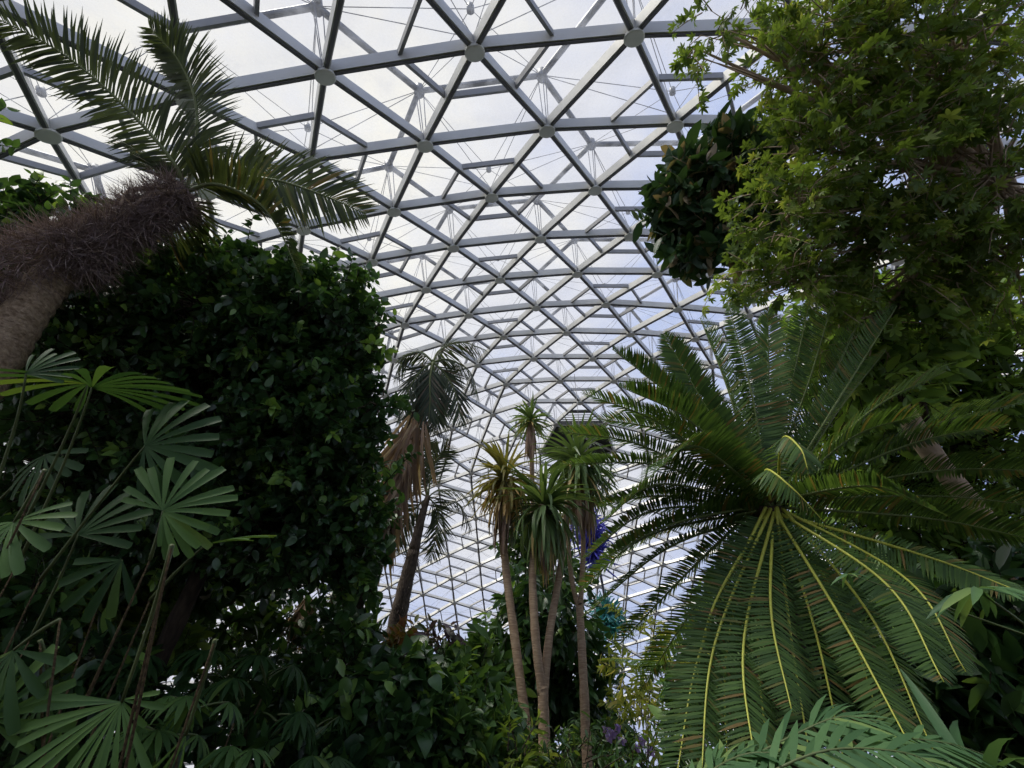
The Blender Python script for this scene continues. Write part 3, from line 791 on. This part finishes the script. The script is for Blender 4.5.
tree('broadleaf_tree', 'mid green leafy tree filling the right edge behind the cycad', 'tree', ground(at(960, 740, 7.2)),
     [blob(905, 340, 6.9, 75, 60, .7), blob(985, 350, 6.8, 80, 80, .8), blob(960, 440, 6.8, 90, 75, .8), blob(850, 380, 7.1, 42, 60, .6), blob(1000, 530, 6.8, 70, 80, .7), blob(890, 480, 7.2, 80, 70, .7), blob(830, 320, 7.2, 38, 30, .5), blob(940, 600, 7., 110, 60, .7), blob(850, 560, 7.2, 70, 80, .7), blob(882, 372, 5.2, 32, 34, .3), blob(905, 330, 5.2, 24, 24, .3)],
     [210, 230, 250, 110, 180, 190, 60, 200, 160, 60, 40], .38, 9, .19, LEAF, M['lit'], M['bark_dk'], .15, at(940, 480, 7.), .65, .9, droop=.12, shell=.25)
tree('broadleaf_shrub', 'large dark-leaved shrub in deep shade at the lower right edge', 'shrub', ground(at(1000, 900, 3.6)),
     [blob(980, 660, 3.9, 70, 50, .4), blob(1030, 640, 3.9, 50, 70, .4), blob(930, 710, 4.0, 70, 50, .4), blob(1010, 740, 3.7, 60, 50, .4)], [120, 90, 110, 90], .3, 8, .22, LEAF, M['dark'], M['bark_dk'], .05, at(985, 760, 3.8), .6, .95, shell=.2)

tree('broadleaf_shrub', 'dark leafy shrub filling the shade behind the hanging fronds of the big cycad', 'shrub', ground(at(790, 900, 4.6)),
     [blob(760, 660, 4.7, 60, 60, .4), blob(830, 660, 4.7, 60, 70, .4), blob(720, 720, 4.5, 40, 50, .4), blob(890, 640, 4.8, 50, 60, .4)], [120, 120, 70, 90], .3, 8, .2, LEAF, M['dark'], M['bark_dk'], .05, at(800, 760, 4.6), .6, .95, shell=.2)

# ================================================================== centre: cordylines with bare trunks and strap-leaved heads
def stem(G, path, r0, r1, n=22, seg=10):
    pts = cat(path, n)
    G.tube(pts, np.linspace(r0, r1, n) * (1 + .05 * np.sin(np.arange(n) * 2.1)), seg)
    return pts
def cordy(label, stems, heads, name='cordyline'):
    """stems: list of [(px,py,z)...] lists (first one starts at the ground), heads: (px,py,z,n,L,wd,mat,skirt n,skirt L)"""
    p0 = at(*stems[0][0][:3]); b = ground(p0 + (p0 - at(*stems[0][1][:3])) * .4)
    t = thing(name, label, 'cordyline', b, 'cordylines with bare pale trunks')
    for i, (pth, r0, r1) in enumerate([(s[:-2], s[-2], s[-1]) for s in stems]):
        G = Geo(); pp = [at(*p) for p in pth]
        if i == 0: pp = [b - [0, 0, .1]] + pp
        stem(G, pp, r0, r1); G.build('trunk' if i == 0 else 'branch', M['bark_tan'], t, True)
    for (px, py, z, n, L_, wd, mat, sn, sL, lo, hi) in heads:
        c = at(px, py, z)
        ax = nrm(UP + (c - at(px, py + 20, z)) * .3)
        rosette(t, c, ax, n, L_, wd, M[mat], lo, hi)
        if sn: skirt(t, c - UP * .12, ax, sn, sL, wd * .8, M['dry'], .5, spread=.3)
    return t
cordy('slim bare-trunked cordyline with a yellowing head, left of the forked one', [[(532, 775, 6.2), (528, 740, 6.35), (515, 640, 7.0), (505, 560, 7.7), (503, 500, 8.3), .075, .06]],
      [(505, 478, 8.35, 170, .85, .055, 'dracy', 90, .8, 12, 155)])
cordy('forked cordyline with two bare branches and big drooping green heads', [[(545, 775, 6.0), (544, 730, 6.3), (543, 694, 6.5), (543, 686, 6.54), .09, .068], [(543, 700, 6.47), (535, 630, 6.85), (533, 560, 7.4), (542, 505, 7.9), .068, .055], [(543, 700, 6.47), (550, 630, 7.0), (560, 570, 7.6), (568, 500, 8.4), (572, 462, 8.8), .064, .045]],
      [(544, 503, 7.95, 190, 1.0, .06, 'drac', 40, .8, 20, 168), (578, 458, 8.9, 170, 1.0, .06, 'drac', 60, 1.1, 8, 150)])
cordy('cordyline with a short fork and brown hanging skirt, right of the others', [[(588, 775, 6.3), (584, 690, 6.8), (580, 612, 7.5), (580, 606, 7.54), .08, .05], [(580, 612, 7.5), (571, 575, 7.9), (567, 520, 8.6), .045, .035], [(580, 612, 7.5), (583, 560, 8.0), (583, 520, 8.5), (583, 478, 9.0), .045, .04]],
      [(584, 476, 9.0, 110, .8, .05, 'drac', 60, .7, 15, 150), (566, 505, 8.8, 30, .4, .04, 'drac', 0, .5, 15, 140)])
cordy('thin tall cordyline with a small brown-skirted head above the rest', [[(536, 640, 9.6), (534, 560, 10.), (532, 470, 10.4), (531, 425, 10.8), .06, .05]],
      [(531, 418, 10.9, 80, .62, .045, 'drac', 110, .75, 8, 120)])

# ================================================================== centre left: two feather palms
def crown(t, c, fr, lm, nl=50, ln=.5, wd=.026, rad=.02, **kw):
    for path, up in fr:
        frond(t, cat([c] + [at(*p) for p in path], 22), up, nl, ln, wd, M[lm], M['palmr'], rad, ang0=60, ang1=30, t0=.12, jit=6, ragged=.1, **kw)
b = ground(at(318, 760, 7.6))
pa = thing('feather_palm', 'tall palm with drooping grey fronds and a long reddish dead skirt', 'palm', b)
G = Geo(); pp = [b - [0, 0, .1]] + [at(*p) for p in ((330, 690, 8.2), (352, 620, 8.7), (372, 560, 9.1), (388, 500, 9.6), (410, 430, 10.2), (430, 372, 10.7))]
stem(G, pp, .15, .10, 40, 12); G.build('trunk', M['bark_dk'], pa, True)
c = at(433, 362, 10.7)
crown(pa, c, [([(420, 372, 10.6), (408, 392, 10.4), (400, 420, 10.2)], -FWD - RIGHT * .6), ([(425, 385, 10.5), (418, 410, 10.3), (415, 442, 10.1)], -FWD - RIGHT * .3),
              ([(436, 385, 10.5), (438, 405, 10.4), (436, 432, 10.2)], -FWD), ([(446, 375, 10.6), (456, 395, 10.4), (462, 425, 10.2)], -FWD + RIGHT * .5),
              ([(450, 360, 10.8), (470, 372, 10.8), (478, 398, 10.6)], UP - FWD * .5), ([(420, 352, 10.8), (404, 358, 10.8), (394, 382, 10.6)], UP - FWD * .4),
              ([(440, 350, 10.9), (460, 342, 11.), (486, 350, 11.)], UP - FWD * .3), ([(430, 380, 10.4), (430, 402, 10.2), (428, 428, 10.)], -FWD)], 'palmdk', 44, .62, .034, .03, grav=.5)
G = Geo(); sk = cat([at(*p) for p in ((416, 425, 10.05), (408, 450, 9.8), (398, 485, 9.5), (388, 520, 9.2), (374, 565, 8.8))], 20)
for k in range(240):
    f = rng.random() ** 1.3; i = min(18, int(f * 15)); d = nrm(sk[min(19, i + 4)] - sk[i] + rvec(1)[0] * .22)
    G.inst(STRAPS[0], (sk[i] + rvec(1)[0] * (.22 * (1 - f) + .05))[None], frames(d[None], -FWD[None] + .01, np.array([.9 + .5 * rng.random()]), np.array([1.0])))
G.build('dead_frond_skirt', M['dry'], pa)
G = Geo()
hg = at(352, 600, 8.55)
b = ground(at(392, 740, 9.2))
pb = thing('feather_palm', 'smaller palm with thick shaggy grey trunk and open arching fronds', 'palm', b)
G = Geo(); pp = [b - [0, 0, .1]] + [at(*p) for p in ((392, 660, 9.6), (402, 600, 10.), (414, 550, 10.4))]
pts = stem(G, pp, .25, .125, 26, 14); shag(G, pts, .17, 700, .14, .4, .012, .9); G.build('trunk', M['bark_grey'], pb)
G = Geo(); stem(G, [at(*p) for p in ((414, 550, 10.4), (421, 520, 10.7), (428, 496, 11.0))], .12, .06, 12, 10); G.build('crownshaft', M['bark_grey'], pb, True)
c = at(428, 497, 11.0)
crown(pb, c, [([(420, 475, 11.2), (412, 460, 11.3), (404, 452, 11.3)], RIGHT * .2 - FWD), ([(432, 470, 11.2), (440, 455, 11.3), (448, 446, 11.3)], -FWD), ([(440, 490, 11.), (462, 494, 11.), (480, 522, 10.8)], UP - FWD * .4),
              ([(438, 510, 10.9), (436, 535, 10.7), (430, 560, 10.6)], -FWD), ([(415, 492, 11.), (400, 500, 10.9), (388, 520, 10.8)], UP - FWD * .4), ([(412, 512, 10.9), (402, 530, 10.8), (396, 552, 10.7)], -FWD - RIGHT * .2),
              ([(445, 500, 11.), (460, 505, 10.9), (470, 530, 10.8)], UP - FWD * .3), ([(424, 470, 11.4), (422, 452, 11.5), (428, 440, 11.6)], -FWD)], 'palmdk', 44, .5, .03, .022, grav=.25)
# climbing vine on the tall palm's trunk
vb = ground(at(330, 770, 7.8))
vine = thing('climbing_vine', 'broad-leaved vine climbing the trunk of the tall palm', 'vine', vb)
G, F = Geo(), Geo(); vp = cat([vb, at(338, 670, 8.2), at(352, 615, 8.55), at(372, 555, 8.9), at(382, 515, 9.2)], 24)
G.tube(vp, .02, 6); G.build('stem', M['stalk'], vine, True)
k = rng.integers(4, 24, 150); P = vp[k] + rvec(150) * .28
F.inst(HEART, P, frames(rvec(150) * .6 - UP * .8, -FWD * .7 + rvec(150) * .6, .20 + .2 * rng.random(150)))
F.build('foliage', M['dark'], vine)

# dry thatch of a fan palm seen through the gap
b = ground(at(312, 800, 8.6))
th = thing('fan_palm', 'fan palm with tan dry thatch hanging below its crown in the gap at left', 'palm', b)
G = Geo(); stem(G, [b - [0, 0, .1], at(312, 700, 8.8), at(308, 606, 9.2)], .16, .14); G.build('trunk', M['bark_grey'], th, True)
c = at(308, 602, 9.1); skirt(th, c + UP * .1, UP, 130, .75, .05, M['dry'], .25, 'dry_thatch', .6)
for k in range(9):
    a = k * 2 * PI / 9; d = nrm(RIGHT * math.cos(a) - DOWN * math.sin(a) * .7 + UP * .3 - FWD * .2)
    fan_leaf(th, c + d * .5, d, nrm(UP - FWD * .6), .55, 200, 16, M['dry'] if k % 3 == 0 else M['fandk'], c, 30, blunt=False)

# ================================================================== glass chandelier
ch = at(588, 520, 15.0)
gl = thing('glass_chandelier', 'spiky cobalt blue and teal glass chandelier hanging beyond the cordylines', 'chandelier', ch)
dn = nrm(at(607, 625, 14.0) - ch)
tp_ = np.array([ch[0], ch[1], OFF[2] + math.sqrt(RD ** 2 - (ch[0] - OFF[0]) ** 2 - (ch[1] - OFF[1]) ** 2)])
G = Geo(); G.tube(np.stack([tp_, ch]), .012, 6); G.build('hanging_cable', M['rod'], gl)
lo_ = at(610, 630, 14.0)
G = Geo(); G.tube(cat([ch, ch * .5 + lo_ * .5 + [.05, 0, 0], lo_], 10), .04, 8); G.build('core_rod', M['rod'], gl)
for nm, f0, f1, n, ln, mat in (('blue_tendrils', 0., .40, 340, .70, 'blue'), ('teal_tendrils', .82, 1.0, 220, .62, 'teal')):
    G = Geo()
    for k in range(n):
        p = ch + (lo_ - ch) * (f0 + (f1 - f0) * rng.random()); d = nrm(rvec(1)[0] - DOWN * .15); e = rvec(1)[0]; L_ = ln * (.6 + .6 * rng.random())
        G.tube(np.stack([p, p + d * L_ * .45, p + d * L_ * .8 + e * L_ * .12, p + d * L_ * .9 + e * L_ * .3]), [.036, .032, .02, .005], 5)
    G.build(nm, M[mat], gl, True)

# ================================================================== tree and shrubs behind the cordylines
tree('broadleaf_tree', 'tree with large drooping glossy leaves standing behind the cordyline trunks', 'tree', ground(at(552, 800, 9.)),
     [blob(545, 590, 9.6, 30, 40, .6), blob(520, 620, 9.5, 24, 40, .6), blob(560, 640, 9.4, 36, 45, .7), blob(528, 680, 9.2, 36, 45, .7), blob(580, 690, 9.2, 30, 50, .6), blob(555, 720, 9., 50, 40, .7), blob(580, 620, 9.6, 10, 24, .4)],
     [60, 50, 80, 75, 70, 80, 12], .34, 8, .27, LEAF, M['dark'], M['bark_dk'], .08, at(548, 680, 9.2), .6, .8, droop=.5, shell=.2)
tree('broadleaf_tree', 'small light green tree top peeping out beside the slim cordyline trunk', 'tree', ground(at(525, 800, 10.5)),
     [blob(522, 535, 11.2, 20, 28, .5), blob(540, 560, 11., 22, 26, .5), blob(560, 575, 11., 14, 16, .3)], [60, 55, 22], .3, 9, .22, LEAF, M['mid'], M['bark_dk'], .08, at(530, 620, 10.8), .6, .9, shell=.2)
tree('bamboo_clump', 'airy yellow-green bamboo in front of the bright glass right of centre', 'bamboo', ground(at(650, 840, 7.8)),
     [blob(640, 660, 8.3, 30, 45, .5), blob(650, 730, 8., 34, 40, .5), blob(664, 700, 8., 20, 60, .4), blob(625, 700, 8.2, 14, 30, .3)], [30, 34, 20, 9], .42, 14, .16, LEAFN, M['airy'], M['stalk'], .02, at(646, 760, 7.8), .4, .9, droop=.3, shell=.15)
fb = ground(at(612, 860, 6.6))
ft = tree('flowering_shrub', 'shrub with lilac flowers at the foot of the right cordyline', 'shrub', fb,
     [blob(602, 756, 7., 26, 18, .4), blob(625, 778, 6.8, 34, 18, .4), blob(585, 775, 6.8, 30, 26, .4)], [60, 60, 50], .3, 9, .12, LEAF, M['mid'], M['stalk'], .025, at(608, 790, 6.7), .6, .9, shell=.2)
for px, py in ((613, 733), (618, 727), (609, 738), (636, 748), (642, 741), (622, 741), (606, 729), (651, 752)):
    G = Geo(); c = at(px, py, 6.5); D = nrm(rvec(5) * .4 + np.array([[math.cos(a), math.sin(a) * .3, math.sin(a)] for a in np.arange(5) * 2 * PI / 5]))
    G.inst(HEART, np.repeat(c[None], 5, 0), frames(D, -FWD + rvec(5) * .2, np.full(5, .075))); G.build('flower', M['petal'], ft)

# ================================================================== left: fan palms in the foreground
def cane_to(t, b, top):
    G = Geo(); b = b + rng.normal(0, .12, 3) * [1, 1, 0]; pts = stem(G, [b, b * .45 + top * .55 + rng.normal(0, .05, 3), top], .010, .005, 18, 7)
    G.build('cane', M['cane'], t, True)
fa = ground(at(-40, 800, 2.6))
f1 = thing('fan_palm', 'clump of canes with wide jagged fan leaves at the far left edge', 'palm', fa)
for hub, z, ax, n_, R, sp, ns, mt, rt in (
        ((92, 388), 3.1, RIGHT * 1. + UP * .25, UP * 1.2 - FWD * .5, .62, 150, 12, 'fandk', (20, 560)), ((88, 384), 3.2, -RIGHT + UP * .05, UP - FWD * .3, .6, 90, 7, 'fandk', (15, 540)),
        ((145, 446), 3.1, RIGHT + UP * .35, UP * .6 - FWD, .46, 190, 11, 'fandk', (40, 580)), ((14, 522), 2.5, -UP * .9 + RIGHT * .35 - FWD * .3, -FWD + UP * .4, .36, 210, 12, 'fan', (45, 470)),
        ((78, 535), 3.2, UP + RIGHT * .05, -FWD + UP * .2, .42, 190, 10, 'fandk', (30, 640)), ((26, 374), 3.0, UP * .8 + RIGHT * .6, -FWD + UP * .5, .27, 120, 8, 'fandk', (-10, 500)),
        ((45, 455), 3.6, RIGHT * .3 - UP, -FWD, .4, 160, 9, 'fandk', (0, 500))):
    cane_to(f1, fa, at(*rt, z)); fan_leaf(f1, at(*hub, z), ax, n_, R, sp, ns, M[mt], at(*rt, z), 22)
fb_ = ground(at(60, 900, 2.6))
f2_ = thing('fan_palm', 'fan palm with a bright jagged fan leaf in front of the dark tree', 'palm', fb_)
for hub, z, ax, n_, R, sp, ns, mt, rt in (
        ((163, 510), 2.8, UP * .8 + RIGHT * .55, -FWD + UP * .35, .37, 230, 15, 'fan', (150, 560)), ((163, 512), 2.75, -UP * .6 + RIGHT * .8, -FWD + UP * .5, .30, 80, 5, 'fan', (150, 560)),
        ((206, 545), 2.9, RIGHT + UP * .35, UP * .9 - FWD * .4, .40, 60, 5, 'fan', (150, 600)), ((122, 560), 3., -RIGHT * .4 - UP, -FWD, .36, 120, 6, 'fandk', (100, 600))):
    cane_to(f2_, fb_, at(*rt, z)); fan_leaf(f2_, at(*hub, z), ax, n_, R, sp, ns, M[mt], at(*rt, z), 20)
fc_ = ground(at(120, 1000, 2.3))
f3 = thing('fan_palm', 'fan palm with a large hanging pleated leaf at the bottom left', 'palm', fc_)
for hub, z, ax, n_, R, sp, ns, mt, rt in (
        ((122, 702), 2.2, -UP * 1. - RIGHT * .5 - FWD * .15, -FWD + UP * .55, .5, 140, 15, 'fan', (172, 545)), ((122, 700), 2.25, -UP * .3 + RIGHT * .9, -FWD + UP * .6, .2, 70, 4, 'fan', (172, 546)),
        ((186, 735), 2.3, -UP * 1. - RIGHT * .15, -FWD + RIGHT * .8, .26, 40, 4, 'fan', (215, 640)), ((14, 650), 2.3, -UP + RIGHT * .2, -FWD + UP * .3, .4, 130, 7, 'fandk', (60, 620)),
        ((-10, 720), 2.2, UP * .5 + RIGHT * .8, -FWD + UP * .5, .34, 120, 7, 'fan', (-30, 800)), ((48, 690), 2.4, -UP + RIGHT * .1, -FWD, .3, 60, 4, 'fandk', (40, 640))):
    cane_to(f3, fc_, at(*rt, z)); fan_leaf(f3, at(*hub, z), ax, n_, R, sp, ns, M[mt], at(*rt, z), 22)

def lady(label, b, hubs, mt, R=.3, ns=9, spread=210):
    """lady palm clump: many small drooping fans on thin canes"""
    bp = ground(at(*b)); t = thing('lady_palm', label, 'palm', bp)
    for (px, py, z) in hubs:
        h = at(px, py, z); rt = h + np.array([rng.normal(0, .08), rng.normal(.05, .08), -.55])
        G = Geo(); stem(G, [bp + rng.normal(0, .12, 3) * [1, 1, 0], (bp + rt) / 2 + rng.normal(0, .05, 3), rt], .012, .009, 10, 6); G.build('cane', M['cane'], t, True)
        for k in range(4):
            a = rng.random() * 2 * PI; d = nrm(np.array([math.cos(a), math.sin(a), .15 + .3 * rng.random()]) - FWD * .35)
            hub = rt + UP * .35 + d * .22
            fan_leaf(t, hub, nrm(d - UP * .35), nrm(UP - FWD * .35), R * (.8 + .4 * rng.random()), spread, ns, M[mt], rt + UP * (.1 + .25 * rng.random()), 45, blunt=False, sag=.15)
    return t
lady('lady palm with small drooping star leaves at lower left centre', (215, 900, 3.6), [(220, 672, 3.9), (180, 700, 3.8), (250, 720, 3.7), (215, 745, 3.6), (175, 760, 3.5)], 'fan', .27)
lady('darker lady palm behind the drooping-leaved one, under the left tree', (170, 880, 4.8), [(160, 640, 5.2), (205, 635, 5.3), (250, 660, 5.), (120, 655, 5.), (280, 640, 5.3)], 'fandk', .36)
lady('lady palm of thin dark star leaves left of the vine-covered trunk', (295, 900, 4.4), [(285, 690, 4.8), (310, 735, 4.6), (265, 750, 4.4), (325, 690, 4.9)], 'fandk', .3)

# ================================================================== undergrowth along the bottom
def shrub(label, b, blobs, dens, ln, tm, mt, tw=.3, nper=8, name='shrub', **kw):
    return tree(name, label, 'shrub', ground(at(*b)), blobs, dens, tw, nper, ln, tm, M[mt], M['bark_dk'], .03, at(b[0], b[1] - 60, b[2]), shell=.2, **kw)
shrub('mound of large grey-green heart leaves below the shaggy palm trunk', (395, 900, 5.0), [blob(385, 705, 5.6, 34, 40, .5), blob(410, 680, 5.9, 26, 24, .4), blob(365, 745, 5.3, 40, 32, .5), blob(420, 740, 5.4, 30, 34, .4)], [75, 46, 75, 60], .19, HEART, 'dark', .32, 6, droop=.4)
shrub('dark low shrub at the bottom centre left of the cordyline trunks', (455, 900, 5.0), [blob(455, 735, 5.6, 34, 30, .5), blob(486, 738, 5.8, 24, 28, .5), blob(440, 768, 5.2, 44, 26, .4), blob(495, 776, 5.3, 24, 20, .4)], [70, 70, 70, 50], .19, LEAF, 'mid', .3, 8)
shrub('light leafy shrub in front of the forked cordyline trunk', (520, 900, 4.6), [blob(512, 762, 5., 28, 14, .25), blob(545, 790, 4.9, 34, 12, .3), blob(490, 785, 4.9, 28, 14, .3)], [30, 26, 22], .13, LEAFN, 'right', .26, 8)
shrub('fine-leaved low shrub at the foot of the right cordyline', (590, 900, 4.9), [blob(575, 768, 5.2, 36, 16, .3), blob(640, 778, 5.4, 30, 16, .3)], [50, 30], .11, LEAFN, 'mid', .26, 9)
shrub('rust-coloured leafy shrub beside the foot of the shaggy palm trunk', (408, 860, 7.0), [blob(408, 642, 7.9, 16, 12, .3), blob(398, 655, 7.8, 12, 10, .25)], [26, 16], .18, LEAF, 'rust', .2, 6)
shrub('purplish dark-leaved plant standing against the bright glass left of centre', (440, 860, 6.6), [blob(438, 636, 7.4, 12, 14, .25), blob(448, 655, 7.2, 14, 14, .25), blob(432, 672, 7.1, 16, 16, .3)], [7, 9, 14], .20, LEAF, 'purple', .24, 4)
shrub('broad-leaved green shrub between the purplish plant and the cordylines', (478, 880, 6.2), [blob(470, 690, 6.8, 32, 22, .5), blob(490, 708, 6.9, 20, 22, .4), blob(452, 712, 6.5, 26, 24, .4), blob(478, 668, 7.2, 20, 16, .4)], [60, 40, 50, 30], .26, LEAF, 'mid', .3, 7)
shrub('dark leafy shrub behind the lady palms left of centre', (330, 900, 5.6), [blob(335, 690, 6.4, 34, 34, .5), blob(300, 720, 6.2, 44, 36, .5), blob(350, 755, 5.9, 40, 26, .4), blob(260, 700, 6.6, 50, 34, .5), blob(345, 650, 6.8, 22, 22, .4)], [80, 90, 70, 90, 36], .2, LEAF, 'dark', .32, 8)
shrub('sunlit yellow-green shrub glowing through the canes at lower left', (120, 880, 5.2), [blob(118, 630, 6.2, 40, 30, .4), blob(85, 670, 6., 44, 40, .5), blob(150, 690, 5.9, 40, 40, .5), blob(60, 610, 6.3, 50, 34, .5)], [46, 60, 60, 46], .2, LEAF, 'right', .32, 8)
shrub('light green leafy shrub in the bright gap under the left tree', (240, 860, 7.6), [blob(225, 620, 8.6, 50, 24, .5), blob(260, 655, 8.3, 56, 22, .5), blob(175, 610, 8.6, 34, 26, .5), blob(335, 625, 8.8, 20, 24, .4)], [52, 60, 46, 22], .24, LEAF, 'mid', .36, 8)
shrub('black-green undergrowth in the bottom left corner behind the fan palms', (20, 1000, 3.8), [blob(20, 690, 4.6, 80, 60, .5), blob(110, 740, 4.6, 80, 44, .5), blob(-20, 620, 4.8, 70, 60, .5), blob(230, 770, 4.8, 80, 34, .5)], [130, 110, 90, 80], .2, LEAF, 'dark', .34, 9)
def strap_plant(label, hub, z, n, L_, wd, mt, lo=5, hi=75, name='strap_plant'):
    c = at(*hub, z); b = ground(c); t = thing(name, label, 'plant', b)
    G = Geo(); stem(G, [b - [0, 0, .05], (b + c) / 2 + [.03, 0, 0], c], .03, .02, 8, 7); G.build('stem', M['stalk'], t, True)
    rosette(t, c, UP, n, L_, wd, M[mt], lo, hi); return t
strap_plant('bright yellow-green strap-leaved plant beside the vine-covered trunk', (368, 655), 7.6, 60, .75, .07, 'strapy')
strap_plant('upright light green strap plant between shrubs at bottom centre', (452, 715), 6.2, 46, .62, .05, 'strapy', 2, 40)
strap_plant('strap plant with long arching grey-green blades in the bottom right corner', (985, 800), 1.9, 16, .5, .045, 'low', 5, 70)
strap_plant('grassy dark strap plant at the foot of the lady palms', (330, 790), 4.6, 40, .7, .035, 'fandk', 5, 80)

# ================================================================== lower right foreground: low palm with broad leaflets, and a whorled sprig
fp = ground(at(640, 1150, 1.5))
low = thing('low_palm', 'low palm with light green broad leaflets across the bottom right foreground', 'palm', fp)
G = Geo(); stem(G, [fp - [0, 0, .05], fp * .6 + at(660, 830, 1.7) * .4, at(660, 840, 1.7)], .03, .02, 8, 8); G.build('trunk', M['cane'], low, True)
lowc = at(660, 840, 1.7)
for path, up, nl, ln, gv in (([(730, 772, 1.8), (795, 735, 1.85), (840, 717, 1.85), (880, 722, 1.8)], UP - FWD * .5, 34, .27, .35),
                             ([(700, 782, 1.7), (740, 756, 1.75), (780, 752, 1.7)], UP - FWD * .3, 30, .2, .25),
                             ([(740, 790, 1.6), (820, 752, 1.6), (900, 752, 1.55), (950, 772, 1.5)], UP - FWD * .6, 38, .24, .3),
                             ([(760, 800, 1.9), (880, 745, 2.), (940, 742, 2.), (1000, 760, 1.95)], UP - FWD * .5, 34, .24, .3),
                             ([(690, 800, 1.75), (716, 770, 1.8), (744, 752, 1.8)], UP - FWD * .4, 26, .2, .25)):
    frond(low, cat([lowc] + [at(*p) for p in path], 22), up, int(nl * .62), ln * 1.12, .030, M['low'], M['stalk'], .008, ang0=68, ang1=36, t0=.2, jit=5, grav=gv * .35, tm=LANCE)
sb = ground(at(1150, 900, 2.2))
sp = thing('umbrella_plant', 'thin stem with star-shaped whorls of pale leaflets at the right in front of the cycad', 'plant', sb)
G = Geo(); G.tube(cat([sb, at(1090, 720, 2.3), at(1040, 640, 2.4), at(978, 590, 2.4)], 18), np.linspace(.012, .005, 18), 6)
G.tube(cat([at(1040, 640, 2.4), at(940, 605, 2.5), at(848, 574, 2.6)], 14), np.linspace(.006, .003, 14), 6); G.build('stem', M['stalk'], sp, True)
for (px, py, z, R, ns) in ((978, 588, 2.38, .27, 13), (848, 574, 2.58, .12, 7)):
    c = at(px, py, z); G = Geo(); a = np.arange(ns) * 2 * PI / ns + rng.normal(0, .1, ns)
    D = np.cos(a)[:, None] * RIGHT + np.sin(a)[:, None] * nrm(DOWN * .6 + FWD * .7) - UP * .22
    G.inst(LEAFN, np.repeat(c[None], ns, 0), frames(D, UP - FWD * .7 + rvec(ns) * .1, R * (.8 + .3 * rng.random(ns)), R * .62))
    G.build('leaf_whorl', M['low'], sp)

# ------------------------------------------------------------------ camera and colour management
cam = bpy.data.cameras.new('camera'); co = bpy.data.objects.new('camera', cam); C.objects.link(co)
cam.sensor_width = 36; cam.lens = FPX / 1024 * 36; cam.clip_start = .05; cam.clip_end = 500
from mathutils import Matrix
mw = Matrix(((RIGHT[0], -DOWN[0], -FWD[0], CAM[0]), (RIGHT[1], -DOWN[1], -FWD[1], CAM[1]), (RIGHT[2], -DOWN[2], -FWD[2], CAM[2]), (0, 0, 0, 1)))
co.matrix_world = mw
sc.camera = co
sc.view_settings.view_transform = 'Standard'
sc.view_settings.look = 'None'
sc.view_settings.gamma = 1
sc.view_settings.use_curve_mapping = False
sc.view_settings.exposure = 0.15
sc.cycles.use_denoising = True
sc.cycles.max_bounces = 8
sc.cycles.diffuse_bounces = 3
sc.cycles.transmission_bounces = 6
sc.cycles.transparent_max_bounces = 12
